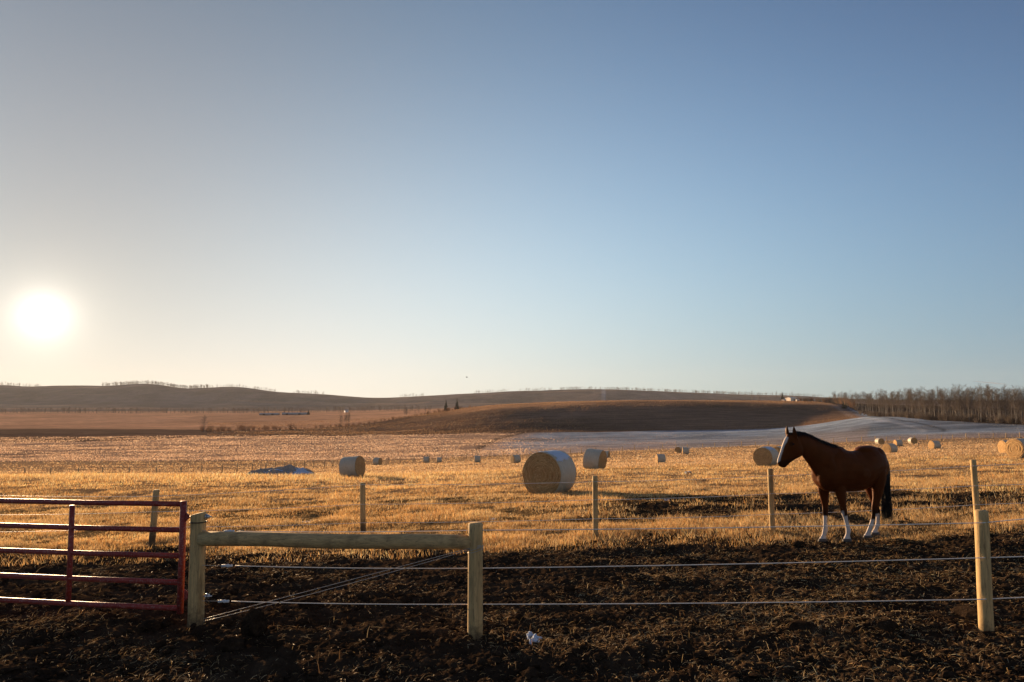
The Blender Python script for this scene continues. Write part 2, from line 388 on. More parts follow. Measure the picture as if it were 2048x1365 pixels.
# valley fields: colours by place
def to_py(X, Y, Zz):
    dz = Zz-CAMZ; fw = Y*CP+dz*SP; up = -Y*SP+dz*CP
    return 1024+F*X/fw, 682.5-F*up/fw
def field_col(X, Y):
    px = 1024+F*X/Y; n = fbm(X*.02, Y*.02, 51, 4); n2 = fbm(X*.006+3, Y*.02, 52, 4); nf = fbm(X*.12, Y*.12, 53, 3)
    def C(r, g, b): return np.array([r, g, b])[None, :]
    tan = C(.40, .27, .19)*(1+.25*n)[:, None]
    brown = C(.20, .130, .092)*(np.interp(px, [500, 900, 1100, 1700], [.72, .80, 1.0, .95])*(1+.3*n2+.25*n))[:, None]  # left end darkened: the band's shade is put into the colour
    rust = C(.58, .34, .21)*(1+.3*n)[:, None]
    shaded_frost = C(.27, .34, .44)*(1+.25*n2)[:, None]  # frost tinted bluer and darker, the hollow's shade painted in
    foot = np.interp(px, [0, 256, 400, 512, 768, 1024, 1280, 1536, 1700], [310, 318, 340, 352, 372, 380, 382, 382, 384]) + n*10
    top = np.interp(px, [0, 256, 400, 512, 640, 768, 900, 1024, 1200], [500, 492, 470, 440, 470, 540, 640, 900, 1500]) + n*12
    c = np.repeat(tan, 1, 0).copy()
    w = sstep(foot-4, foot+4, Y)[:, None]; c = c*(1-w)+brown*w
    w = sstep(top-15, top+15, Y)[:, None]; c = c*(1-w)+rust*w
    # crest of the brown rise, its orange sunlight painted into the colour
    w = (sstep(480, 530, Y+n*25)*sstep(820, 1050, px))[:, None]; c = c*(1-w)+C(.60, .34, .18)*w
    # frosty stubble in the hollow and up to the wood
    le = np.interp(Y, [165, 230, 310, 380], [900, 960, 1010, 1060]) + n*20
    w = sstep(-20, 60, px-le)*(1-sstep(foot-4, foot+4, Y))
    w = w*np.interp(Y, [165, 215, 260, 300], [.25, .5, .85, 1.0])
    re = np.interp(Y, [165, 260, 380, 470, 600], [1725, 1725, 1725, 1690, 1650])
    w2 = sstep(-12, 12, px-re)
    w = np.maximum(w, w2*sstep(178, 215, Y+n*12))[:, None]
    fr = shaded_frost*(1+.45*np.clip(nf+n2, -1, 1))[:, None]
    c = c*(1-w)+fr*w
    fd = np.interp(px, [1640, 1700, 1750, 1850, 1950, 2048, 2200, 3000], [585, 470, 362, 292, 264, 244, 230, 200])
    w = (sstep(fd-4, fd+4, Y)*(px > 1640))[:, None]; c = c*(1-w)+C(.075, .052, .038)*w
    # wheel tracks and a ditch
    tr = np.exp(-((px-np.interp(Y, [230, 300, 400, 520], [1840, 1760, 1700, 1655]))/7)**2)*(Y > 215)*(Y < 520)
    tr2 = np.exp(-((px-np.interp(Y, [230, 300, 400, 520], [1880, 1792, 1722, 1668]))/6)**2)*(Y > 215)*(Y < 520)
    c = c*(1-.55*tr2[:, None]) + tr[:, None]*C(.12, .11, .10)
    dt_ = np.exp(-((px-np.interp(Y, [175, 230, 310, 380], [920, 960, 995, 1050]))/9)**2)*(Y < 380)
    c = c*(1-.6*dt_[:, None])
    return np.clip(c, .01, .9)
Ds = np.exp(np.arange(math.log(176.5), math.log(1750), .008)); V, Fq, X, Y = grid(Ds, scols(520, .9, 2.2), far_z, .8)
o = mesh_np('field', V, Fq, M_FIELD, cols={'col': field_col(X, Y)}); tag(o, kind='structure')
# far hills
cpx = [-2600, -900, -300, 0, 60, 150, 210, 290, 380, 460, 560, 650, 750, 850, 950, 1050, 1200, 1350, 1500, 1600, 1700, 2048, 2600, 4600]
cpy = [790, 782, 774, 770, 773, 771, 772, 768, 777, 774, 784, 789, 796, 792, 787, 782, 778.5, 784, 790, 792, 798, 801, 802, 800]
def hill_z(X, Y):
    px = 1024+F*X/Y; zc = np.array([zof(y, 3100) for y in cpy]); c = pchip(cpx, zc, px)
    b = base_z(X, np.minimum(Y, 1700)); w = np.interp(Y, [1500, 2000, 2350, 2600, 2900, 3100, 3500, 4500], [0, .03, .14, .36, .80, 1.0, .8, .3])
    wn = np.clip(w*(1-w)*4, 0, 1)
    rid = 1-np.abs(fbm(X*.0016+3, Y*.0022, 61, 4))*2
    return b*(1-w) + c*w + wn*(9*rid-4) + 1.5*w*fbm(X*.01, Y*.01, 63, 3)
Ds = np.concatenate([np.arange(1480, 3150, 13), np.arange(3150, 4600, 60)]); V, Fq, X, Y = grid(Ds, scols(620, .9, 2.4, 40), hill_z, 3)
n = fbm(X*.0035, Y*.006, 71, 5); n2 = fbm(X*.0016, Y*.008, 72, 4)
cc = np.array([.16, .13, .125])[None]*(1+.4*n)[:, None]
st = sstep(.12, .35, n2)[:, None]; cc = cc*(1-st)+np.array([.26, .19, .15])[None]*st
pxh = 1024+F*X/Y
cut = (np.exp(-((pxh-1207)/3.0)**2)*(Y > 2300))[:, None]; cc = cc*(1-cut)+np.array([.36, .36, .38])[None]*cut
o = mesh_np('hills', V, Fq, M_HILL, cols={'col': np.clip(cc, .01, .9)}); tag(o, kind='structure')
#==PART2==
# ------------------------------------------------------------------ horse
def HP(cx, cy, D): return P(1480+cx/4.875, 830+cy/4.875, D)
def HD(cx): return 12.10 + ((1480+cx/4.875)-1670)*.0033
TH = math.radians(20)
LAT = np.array([math.sin(TH), -math.cos(TH), 0.0])          # towards the horse's left side
HB = MB()
def ring_loft(mb, rings, n=20):
    """rings: (centre, a-axis vector, b-axis vector)"""
    V = []
    for c, a, b in rings:
        for k in range(n):
            t = 2*math.pi*k/n; V.append(c + a*math.cos(t) + b*math.sin(t))
    Fs = []
    for i in range(len(rings)-1):
        for k in range(n):
            k2 = (k+1) % n; Fs.append((i*n+k, (i+1)*n+k, (i+1)*n+k2, i*n+k2))
    Fs.append(tuple(range(n))); Fs.append(tuple((len(rings)-1)*n+k for k in range(n-1, -1, -1)))
    mb.add(V, Fs)
def body_rings(lst, lat=LAT, off=0.0, dfun=HD):
    out = []
    for (x0, y0, x1, y1, w) in lst:
        a = HP(x0, y0, dfun(x0)); b = HP(x1, y1, dfun(x1)); c = (a+b)/2 + lat*off
        out.append((c, (a-b)/2, lat*w))
    return out
TORSO = [(733, 535, 752, 655, .10), (754, 475, 774, 703, .165), (808, 400, 820, 735, .205), (875, 335, 880, 752, .215), (940, 312, 945, 756, .225),
 (1000, 333, 1000, 752, .245), (1065, 352, 1065, 750, .265), (1130, 348, 1130, 748, .275), (1185, 325, 1185, 735, .275), (1230, 309, 1230, 710, .265),
 (1275, 312, 1275, 672, .25), (1325, 336, 1322, 640, .225), (1366, 372, 1362, 630, .185), (1396, 412, 1392, 610, .14), (1416, 460, 1412, 570, .08)]
ring_loft(HB, body_rings(TORSO))
NECK = [(935, 312, 790, 690, .17), (880, 300, 745, 610, .155), (815, 272, 712, 548, .125), (750, 240, 675, 492, .10), (690, 208, 642, 445, .085), (625, 182, 612, 405, .078), (570, 172, 585, 372, .075), (540, 175, 560, 340, .06)]
ring_loft(HB, body_rings(NECK))
# head: nearly in profile
TH2 = math.radians(6); LAT2 = np.array([math.sin(TH2), -math.cos(TH2), 0.0])
D_H = HD(560)
def HDh(cx): return D_H + (cx-560)/4.875*.0009
HEAD = [(560, 180, 600, 330, .060), (505, 178, 612, 372, .078), (462, 198, 608, 398, .088), (436, 228, 582, 414, .088), (420, 265, 552, 428, .078), (404, 315, 524, 444, .066),
 (390, 360, 500, 462, .055), (376, 402, 478, 478, .049), (364, 438, 462, 494, .050), (362, 466, 450, 508, .048), (372, 492, 436, 516, .036), (392, 508, 425, 518, .020)]
ring_loft(HB, body_rings(HEAD, LAT2, 0, HDh))
# ears: pricked, leaning forward
def ear(bx, by, tx, ty, off, w):
    base = HP(bx, by, HDh(bx)) + LAT2*off; tip = HP(tx, ty, HDh(tx)) + LAT2*off*1.05
    ax = tip-base; L = np.linalg.norm(ax); ax = ax/L; fw = np.cross(LAT2, ax)
    R = []
    for t, r in ((-.25, .8), (0, .95), (.25, 1.05), (.5, .95), (.75, .62), (.93, .3), (1.0, .1)):
        c = base + ax*L*t + fw*.006*math.sin(t*3); R.append((c, LAT2*w*r, fw*w*.62*r))
    ring_loft(HB, R, 12)
ear(480, 205, 474, 103, -.055, .046); ear(526, 210, 510, 108, .05, .049)
# legs  (centre x, centre y, half-width in crop px, lateral radius m, depth offset factor)
KPX = 1/4.875/F
def leg(lst, off, D0, fwd_tilt=0.0):
    R = []
    for (cx, cy, hw, lr) in lst:
        D = D0; c = HP(cx, cy, D); g_ = 1.12 if hw > 34 else 1.03; r = hw*g_*KPX*D; lr = lr*g_
        # visible half-width is a mix of fore-aft and lateral radii
        fa = math.sqrt(max((r*r - (lr*math.sin(TH))**2), (.45*r)**2))/math.cos(TH)
        R.append((c, np.array([-math.cos(TH), -math.sin(TH), 0])*fa, LAT*lr))
    return R
DFL, DFR, DHL, DHR = 12.03, 12.20, 12.24, 12.52
LFL = [(955, 560, 90, .07), (962, 640, 78, .085), (970, 710, 62, .075), (980, 760, 50, .062), (990, 810, 42, .052), (1000, 860, 36, .045), (1007, 905, 32, .042), (1013, 940, 34, .044), (1020, 975, 28, .038), (1030, 1015, 22, .029),
 (1042, 1060, 21, .027), (1053, 1105, 24, .029), (1058, 1132, 28, .033), (1053, 1158, 23, .029), (1046, 1185, 27, .036), (1044, 1200, 34, .044), (1045, 1232, 43, .052)]
LFR = [(835, 600, 70, .06), (822, 680, 64, .075), (815, 740, 52, .065), (822, 800, 42, .053), (828, 850, 35, .045), (831, 890, 30, .040), (833, 925, 31, .043), (833, 965, 27, .037), (831, 1010, 21, .028),
 (831, 1060, 21, .027), (832, 1100, 25, .029), (831, 1128, 29, .033), (822, 1158, 24, .029), (813, 1185, 26, .036), (808, 1200, 33, .044), (805, 1232, 42, .052)]
LHL = [(1340, 470, 88, .10), (1345, 560, 80, .11), (1347, 630, 70, .10), (1346, 690, 58, .085), (1343, 750, 50, .068), (1336, 805, 42, .052), (1326, 850, 37, .043), (1320, 890, 38, .040), (1317, 925, 35, .038), (1308, 965, 27, .033), (1298, 1005, 23, .029),
 (1287, 1045, 22, .028), (1274, 1085, 24, .030), (1265, 1115, 27, .033), (1254, 1138, 25, .030), (1246, 1158, 28, .036), (1242, 1170, 34, .042), (1246, 1193, 42, .050)]
LHR = [(1290, 560, 60, .08), (1268, 640, 55, .09), (1262, 700, 46, .08), (1275, 750, 40, .065), (1293, 800, 36, .05), (1310, 850, 33, .043), (1325, 900, 31, .040), (1338, 930, 29, .036), (1343, 970, 23, .031), (1344, 1010, 21, .028),
 (1343, 1050, 21, .028), (1338, 1080, 25, .032), (1328, 1105, 23, .029), (1318, 1125, 26, .034), (1314, 1140, 32, .040), (1322, 1166, 40, .048)]
for L, D in ((LFL, DFL), (LFR, DFR), (LHL, DHL), (LHR, DHR)):
    ring_loft(HB, leg(L, 0, D), 14)
# shoulder and haunch muscle, cheek, nostril swelling
def blob(cx, cy, D, rx, ry, rz, ang=0):
    c = HP(cx, cy, D); f = np.array([-math.cos(TH), -math.sin(TH), 0]); up = np.array([0, 0, 1.]); ca, sa = math.cos(ang), math.sin(ang)
    A = f*ca+up*sa; B = -f*sa+up*ca; R = []
    for t in np.linspace(-.98, .98, 9):
        q = math.sqrt(1-t*t); R.append((c+LAT*ry*t, A*rx*q, B*rz*q))
    ring_loft(HB, R, 16)
def MD(cx, off): return HD(cx) - off*math.cos(TH)
blob(885, 540, MD(885, .11), .17, .125, .26, -.25); blob(805, 580, MD(805, -.07), .13, .12, .23)
blob(822, 600, MD(822, .07), .13, .12, .21); blob(940, 350, HD(940), .20, .07, .08)
blob(1335, 480, MD(1335, .09), .20, .13, .30, .2); blob(1300, 470, MD(1300, -.09), .19, .13, .26)
blob(1360, 540, MD(1360, .06), .10, .10, .16); blob(1110, 560, HD(1110), .42, .285, .31)
blob(1235, 345, HD(1235), .24, .16, .085)
HROOT_loc = np.array([*HP(1060, 1200, 12.3)[:2], 0.0]); HROOT_loc[2] = float(HP(1045, 1232, DFL)[2])
gz = base_z(np.array([HROOT_loc[0]]), np.array([HROOT_loc[1]]))[0]
HDZ = 0.0
me0 = HB.mesh('horse_raw', None)
tmp = link_me('tmp_horse', me0)
md = tmp.modifiers.new('r', 'REMESH'); md.mode = 'VOXEL'; md.voxel_size = .0105
md = tmp.modifiers.new('s', 'SMOOTH'); md.factor = .5; md.iterations = 5
md = tmp.modifiers.new('r2', 'LAPLACIANSMOOTH'); md.iterations = 3; md.lambda_factor = .35
dg = bpy.context.evaluated_depsgraph_get(); ev = tmp.evaluated_get(dg); me = bpy.data.meshes.new_from_object(ev)
nv = len(me.vertices); HV = np.zeros(nv*3, np.float32); me.vertices.foreach_get('co', HV); HV = HV.reshape(-1, 3).astype(float)
HN = np.zeros(nv*3, np.float32); me.vertices.foreach_get('normal', HN); HN = HN.reshape(-1, 3).astype(float)
bpy.data.objects.remove(tmp)
# coat: bay body, black points, white blaze and stockings
def to_crop(V):
    a, b = to_py(V[:, 0], V[:, 1], V[:, 2]); return (a-1480)*4.875, (b-830)*4.875
cx, cy = to_crop(HV); nn = fbm(HV[:, 0]*9+HV[:, 1]*5, HV[:, 2]*9, 81, 3)
bay = np.array([.082, .022, .006]); dark = np.array([.022, .010, .006]); white = np.array([.60, .53, .48])
C = np.tile(bay, (nv, 1))*(1+.18*nn[:, None])
# darker lower limbs above the white
zrel = HV[:, 2]-HROOT_loc[2]
isleg = (zrel < .80) & ~((cy < 640))
w = (sstep(.62, .44, zrel)*isleg)[:, None]; C = C*(1-w)+dark*w
def polyw(px_, py_, cond, amt): return cond*amt
stock = np.where(cx < 900, 990, np.where(cx < 1150, 985, np.where(cx < 1322, 1012, 965))) + nn*22
w = (sstep(-9, 9, cy-stock)*(cy > 900))[:, None]; C = C*(1-w)+white*w
# near foreleg: white rises higher in front of the knee
w = (sstep(14, -6, np.hypot((cx-1000)/1.0, (cy-975)/2.2)-12)*(cx > 960)*(cx < 1030)*(cy > 930))[:, None]; C = C*(1-w)+white*w
# head
hd = (cy < 530) & (cx < 640)
frx = np.interp(cy, [150, 198, 228, 265, 315, 360, 402, 438, 466, 492, 510], [545, 468, 441, 424, 407, 393, 379, 366, 363, 372, 392])
dfr = cx-frx
bw = np.interp(cy, [205, 222, 262, 300, 400, 450, 475], [-20, 24, 32, 20, 20, 24, -10]) + nn*7
hx = ((HV - HP(430, 330, HDh(430))) @ LAT2)                         # sideways from the middle of the face
w = (sstep(8, -4, dfr-bw)*hd*(cy > 200)*(cy < 478)*sstep(.062, .045, np.abs(hx-.0)))[:, None]; C = C*(1-w)+white*w
w = (hd*sstep(432, 470, cy+ (dfr*.15))*sstep(12, 24, dfr))[:, None]*.9; C = C*(1-w)+dark*w       # dark lips
w = (hd*sstep(20, 4, np.hypot(cx-500, (cy-285)*1.1)-10))[:, None]*.75; C = C*(1-w)+dark*w          # round the eye
w = (hd*(cy < 205)*sstep(205, 190, cy))[:, None]*.45; C = C*(1-w)+dark*w
# dark back line
at = me.attributes.new('col', 'FLOAT_COLOR', 'POINT'); at.data.foreach_set('color', np.hstack([np.clip(C, 0, 1), np.ones((nv, 1))]).astype(np.float32).ravel())
m = MT('horse_coat'); ca = m.attr('col'); m.color(ca); m.rough(.5); m.b.inputs['Specular IOR Level'].default_value = .13; m.b.inputs['Specular Tint'].default_value = (1, .42, .14, 1)
m.b.inputs['Sheen Weight'].default_value = .3; m.b.inputs['Sheen Roughness'].default_value = .13; m.b.inputs['Sheen Tint'].default_value = (1, .36, .10, 1)
m.normal(m.bump(m.noise(m.pos((1, 1, .35)), 90, 4, .7), .004, .7)); M_COAT = m.m
m = MT('horse_hair'); m.color((.012, .009, .008)); m.rough(.45); m.b.inputs['Specular IOR Level'].default_value = .4; M_HAIR = m.m
M_HOOF = simple('hoof_horn', (.10, .085, .075), .6); M_EYE = simple('eye_gloss', (.006, .005, .005), .08)
me.materials.clear(); me.materials.append(M_COAT); me.polygons.foreach_set('use_smooth', np.full(len(me.polygons), True))
horse = empty('horse', HROOT_loc, 0, 'bay horse with white blaze, white stockings and black tail standing side-on between the two fences', 'horse')
def hchild(o, nm=None):
    o.parent = horse; o.matrix_parent_inverse.identity(); o.location = -Vector(HROOT_loc); return o
hchild(link_me('body', me))
for L, D in ((LFL, DFL), (LFR, DFR), (LHL, DHL), (LHR, DHR)):
    R = leg(L[-3:], 0, D); c1 = R[-1]; c0 = R[0]
    b = MB(); cA = R[1][0]; cB = R[2][0]
    ring_loft(b, [(cA+(cB-cA)*.15, R[1][1]*1.07, R[1][2]*1.06), (cA*.45+cB*.55, R[2][1]*.98, R[2][2]*.99), (cB+np.array([0, 0, -.006]), R[2][1]*1.05, R[2][2]*1.05)], 18)
    hchild(b.build('hoof', M_HOOF))
b = MB(); c = HP(497, 284, HDh(497)) + LAT2*.079; R = []
for t in np.linspace(-.95, .95, 7):
    q = math.sqrt(1-t*t); R.append((c+LAT2*.013*t, np.array([.019*q, 0, 0]), np.array([0, 0, .014*q])))
ring_loft(b, R, 12); hchild(b.build('eye', M_EYE))
def strand(mb, pts, w0, w1):
    n = len(pts); mb.tube(pts, [w0+(w1-w0)*i/(n-1) for i in range(n)], 3, False)
rr = random.Random(3)
# tail
b = MB()
core = [(1428, 455, 16), (1436, 520, 22), (1436, 590, 27), (1428, 660, 30), (1422, 730, 34), (1420, 800, 38), (1424, 870, 40), (1428, 930, 40), (1432, 980, 34), (1434, 1010, 20)]
R = [(HP(x, y, HD(1430)+.02+ (y-455)*.00012), np.array([1., 0, 0])*hw*KPX*12.7, np.array([0, .8, 0])*hw*KPX*12.7) for x, y, hw in core]
ring_loft(b, R, 12)
for i in range(420):
    a = rr.uniform(-1, 1); dd = rr.uniform(-.05, .06); e = rr.uniform(.72, 1.03); pts = []
    for k in range(8):
        t = k/7*e; y = 470+t*585; hw = np.interp(y, [455, 600, 800, 930, 1060], [14, 28, 47, 55, 52]); x = np.interp(y, [455, 590, 730, 870, 1060], [1428, 1437, 1424, 1428, 1440]) + a*hw + rr.uniform(-2, 2)
        pts.append(HP(x, y, HD(1430)+.03+dd*min(1, t*3)))
    strand(b, pts, .0035, .0012)
hchild(b.build('tail', M_HAIR))
# mane
b = MB(); crest = [(530, 170), (560, 166), (625, 178), (690, 203), (750, 234), (815, 266), (880, 296), (930, 310)]
ct = np.array(crest, float)
for i in range(900):
    t = rr.random(); q = t*(len(crest)-1); j = min(int(q), len(crest)-2); f = q-j
    x = ct[j, 0]*(1-f)+ct[j+1, 0]*f; y = ct[j, 1]*(1-f)+ct[j+1, 1]*f
    side = -1 if rr.random() < .72 else 1
    L = rr.uniform(.05, .16)*(1.0 if side < 0 else .55); lift = rr.uniform(.005, .03)+(.025 if t > .75 else 0)*rr.random()
    p0 = HP(x, y+8, HD(x)); back = np.array([1., .55, 0])*rr.uniform(.0, .05)
    pts = [p0, p0+LAT*side*.018+np.array([0, 0, lift]), p0+LAT*side*.05+back*.6+np.array([0, 0, lift-.3*L]), p0+LAT*side*(.07+.03*rr.random())+back+np.array([0, 0, lift-L])]
    strand(b, pts, .0045, .0015)
for i in range(60):   # forelock
    p0 = HP(rr.uniform(492, 520), rr.uniform(176, 186), HDh(500))+LAT2*rr.uniform(-.03, .03); L = rr.uniform(.04, .09)
    pts = [p0, p0+np.array([-.022, 0, .006]), p0+np.array([-.04, 0, -.3*L]), p0+np.array([-.05-.2*L, 0, -L])+LAT2*rr.uniform(-.02, .02)]
    strand(b, pts, .004, .0015)
hchild(b.build('mane', M_HAIR))

# ------------------------------------------------------------------ near fence: corner brace, posts, ropes
def post_mb(base, top, r, n=20, chamfer=.012, slant=0, flat=0):
    mb = MB(); base = np.array(base, float); top = np.array(top, float); ax = top-base; V = []; Fs = []
    hs_ = [-.35/np.linalg.norm(ax)] + list(np.linspace(0, 1, 12)); L = np.linalg.norm(ax)
    hs_[-1] = 1-chamfer/L; hs_.append(1.0)
    for i, h in enumerate(hs_):
        rad = r*(1.03-.06*h)*(1 if i < len(hs_)-1 else .86)
        for k in range(n):
            a = 2*math.pi*k/n; wob = 1+.018*math.sin(3*a+h*2)+.012*math.sin(5*a+h*7)
            x = rad*wob*math.cos(a); y = rad*wob*math.sin(a)
            if flat: y = max(y, -rad*flat)
            V.append(base+ax*h+np.array([x, y, slant*x/r*(i >= len(hs_)-2)]))
    m_ = len(hs_)
    for i in range(m_-1):
        for k in range(n):
            k2 = (k+1) % n; Fs.append((i*n+k, i*n+k2, (i+1)*n+k2, (i+1)*n+k))
    c = np.mean(V[-n:], 0); V.append(c)
    for k in range(n): Fs.append(((m_-1)*n+k, (m_-1)*n+(k+1) % n, len(V)-1))
    mb.add(V, Fs); return mb
def placed(name, mb, origin, mat, parent, smooth=True):
    """mesh built in world coordinates, stored relative to its thing's base"""
    for i in range(len(mb.v)): mb.v[i] = mb.v[i]-np.array(origin)
    return mb.build(name, mat, parent, smooth)
def base_of(px, py, D0=4): return hit(px, py, D0)
pL = base_of(391, 1252); pM = base_of(950, 1277); pR = base_of(1973, 1258)
tL = P(397, 1027, pL[1]+.0); tM = P(951, 1046, pM[1]); tR = P(1962, 1021, pR[1])
for p_ in (pL, pM, pR): p_[2] = base_z(np.array([p_[0]]), np.array([p_[1]]))[0]
FO = pM.copy()
nf = empty('rope_fence', FO, 0, 'near paddock fence of thick round timber posts, a brace rail and three white electric ropes', 'fence')
placed('corner_post', post_mb(pL, tL, 14.5/F*pL[1], slant=.02, flat=.75), FO, M_TIMBER, nf)
placed('brace_post', post_mb(pM, tM, 14.5/F*pM[1]), FO, M_TIMBER, nf)
placed('line_post', post_mb(pR, tR, 12.5/F*pR[1]), FO, M_TIMBER, nf)
a = P(402, 1078, pL[1]-.04); c = P(945, 1086, pM[1]+.0); rmb = MB()
pts = [a+(c-a)*t+np.array([0, 0, .006*math.sin(t*9)]) for t in np.linspace(0, 1, 14)]; rmb.tube(pts, [.081+.0015*math.sin(i*1.3) for i in range(14)], 18)
placed('brace_rail', rmb, FO, M_RAIL, nf)
RW = .0050
def rope(pts, r=RW, sag=.0, n=10, seg=24, hairs=0):
    mb = MB(); out = []
    for a, b in zip(pts[:-1], pts[1:]):
        for t in np.linspace(0, 1, seg)[(0 if not out else 1):]:
            out.append(a+(b-a)*t+np.array([0, 0, -sag*4*t*(1-t)]))
    mb.tube(out, r, 6); return mb
rM = 14.5/F*pM[1]; rL = 14.5/F*pL[1]; rR = 12.5/F*pR[1]
# outside run (to the right of the frame)
def dpt(px, py, D): return P(px, py, D)
for (y0, yM, yR, yE, x0) in ((1063, 1061, 1046, 1035, 474), (1132, 1137, 1116, 1112, 470), (1203, 1209, 1199, 1193, 463)):
    A = P(x0, y0, pL[1]-.06); Bq = P(951, yM, pM[1]+rM*.9) ; Cq = P(1966, yR, pR[1]-rR*.98); E1 = P(2320, yE+ (yE-yR)*2.2, pR[1]+.35); E = E1+(E1-Cq)*2.5
    placed('electric_rope', rope([A, Bq, Cq, E], sag=.012), FO, M_ROPE, nf)
    # strain insulator and its tie back to the corner post
    cc = P(x0-14, y0, pL[1]-.06); mb = MB()
    mb.tube([cc+np.array([-.055, 0, 0]), cc+np.array([-.05, 0, 0]), cc+np.array([-.02, 0, .002]), cc+np.array([0, 0, 0]), cc+np.array([.02, 0, -.002]), cc+np.array([.05, 0, 0])], [.006, .018, .013, .022, .014, .016], 8)
    mb.box(cc+np.array([-.075, -.006, -.016]), cc+np.array([-.045, .006, .012]))
    ins = placed('insulator', mb, FO, M_PLASTIC, nf)
    mb = rope([P(404, y0-1, pL[1]-.10), cc+np.array([-.06, 0, 0])], .0022); placed('tie_wire', mb, FO, M_WIRE, nf)
for kx in (1.0, 2.0):      # the fence runs on beyond the frame
    q_ = pR+np.array([4.4*kx, .35*kx, 0]); q_[2] = base_z(np.array([q_[0]]), np.array([q_[1]]))[0]
    placed('line_post', post_mb(q_, q_+np.array([.02, 0, tR[2]-pR[2]]), 12.5/F*pR[1]), FO, M_TIMBER, nf)
# twisted brace wire, two strands
for k, dy in enumerate((-2, 3)):
    mb = rope([P(962, 1092+dy*.5, pM[1]-rM*1.0), P(407, 1240+dy, pL[1]-rL*.9)], .0034, .02*k); placed('brace_wire', mb, FO, M_WIRE, nf)
mb = MB()
for y_ in (1092, 1097):
    pts = [P(951, y_+8, pM[1])+np.array([math.cos(t)*rM*1.04, math.sin(t)*rM*1.04, .012*math.cos(t)*2+.02]) for t in np.linspace(0, 2*math.pi, 22)]; mb.tube(pts, .003, 5)
placed('wire_wrap', mb, FO, M_WIRE, nf)
mb = MB(); pts = [P(397, 1044, pL[1])+np.array([math.cos(t)*rL*1.05, math.sin(t)*rL*1.05, 0]) for t in np.linspace(0, 2*math.pi, 22)]; mb.tube(pts, .006, 6)
placed('strap', mb, FO, M_BLACK, nf)
for y_ in (1034, 1193):
    mb = MB(); c = P(404, y_, pL[1])
    mb.tube([c+np.array([-.16, 0, 0]), c+np.array([.115, -.0, 0])], .010, 8); mb.tube([c+np.array([.062, 0, 0]), c+np.array([.085, 0, 0])], .026, 6); mb.tube([c+np.array([.045, 0, 0]), c+np.array([.058, 0, 0])], .034, 14)
    placed('bolt', mb, FO, M_BOLT, nf)
# ------------------------------------------------------------------ gate
gD = pL[1]-.02
def GP(px, py): return P(px, py, gD + (365-px)/365*.45)
GO = GP(364, 1226); GO[2] = ground_at(GO[0], GO[1])
gt = empty('farm_gate', GO, 0, 'red tubular steel farm gate with five rails, left of the wooden corner post', 'gate')
def ext(p0, p1, px): t = (px-p0[0])/(p1[0]-p0[0]); return (px, p0[1]+(p1[1]-p0[1])*t)
for (y0, y1, xr) in ((1002, 1008.5, 363), (1051, 1060.5, 361), (1101, 1112, 359), (1151, 1165, 358), (1200, 1217, 357)):
    e0 = ext((0, y0), (xr, y1), -330); e1 = ext((0, y0), (xr, y1), -160); mb = MB()
    mb.tube([GP(*e0), GP(*e1), GP(0, y0), GP(xr/2, (y0+y1)/2+.7), GP(xr, y1)], .0305, 14)
    placed('rail', mb, GO, M_RED, gt)
for pts in ([(367, 1002.5), (364, 1110), (360, 1227)], [(145, 1011), (141, 1110), (137, 1203)], [(-215, 1000), (-225, 1090), (-232, 1190)]):
    mb = MB(); r = .037 if pts[0][0] > 300 else .030
    mb.tube([GP(*p_)+np.array([0, -.004 if r < .035 else 0, 0]) for p_ in pts], r, 14); placed('stile', mb, GO, M_RED, gt)
for y_ in (1034, 1190):
    c = GP(372, y_); mb = MB()
    V = [(-.02, -.006, .06), (.0, -.006, .052), (.038, -.006, .016), (.04, -.006, -.012), (.005, -.006, -.052), (-.02, -.006, -.07)]
    V = [c+np.array(q) for q in V]+[c+np.array((q[0], .006, q[2])) for q in V]
    mb.add(V, [(5, 4, 3, 2, 1, 0), (6, 7, 8, 9, 10, 11)]+[(i, (i+1) % 6, 6+(i+1) % 6, 6+i) for i in range(6)])
    mb.tube([c+np.array([.012, 0, .03]), c+np.array([.012, 0, -.03])], .020, 10)
    placed('hinge', mb, GO, M_RED, gt, False)
# ------------------------------------------------------------------ far paddock fence
fp = [(303, 1095, 313, 980, 6), (726, 1071, 725, 966, 5.4), (1191, 1077, 1190, 952, 5.4), (1545, 1065, 1540, 938, 5.4), (1956, 1054, 1946, 920, 5.6)]
FB = [base_of(a, b_, 8) for a, b_, *_ in fp]; QO = FB[2].copy()
for q in FB: q[2] = base_z(np.array([q[0]]), np.array([q[1]]))[0]
ff = empty('paddock_fence', QO, 0, 'thin round timber posts with pale electric ropes behind the horse', 'fence')
left_out = FB[0]+ (FB[0]-FB[1])*np.array([1.1, 1, 0]); right_out = FB[4]+np.array([4.2, -.3, 0]); right_out[2] = base_z(np.array([right_out[0]]), np.array([right_out[1]]))[0]
for (a, b_, tx, ty, hw), q in zip(fp, FB):
    placed('post', post_mb(q, P(tx, ty, q[1]), hw/F*q[1], 14, .004), QO, M_TIMBER, ff)
wy = [[993, 993, 970, 964, 952, 932], [1028, 1024, 1009, 1000, 988, 972], [1061, 1055, 1046, 1038, 1029, 1010]]
for row, lo in zip(wy, (990, 1030, 1065)):
    pts = [P(-60, lo, FB[0][1]+.5)] + [P(f_[0]+(f_[2]-f_[0])*.5, y_, q[1]-f_[4]/F*q[1]*1.02) for f_, q, y_ in zip(fp, FB, [row[1], row[2], row[3], row[4], row[5]])]
    e = pts[-1]+(pts[-1]-pts[-2])*2.0; pts.append(e)
    placed('electric_rope', rope(pts, .0048, .02), QO, M_ROPE, ff)
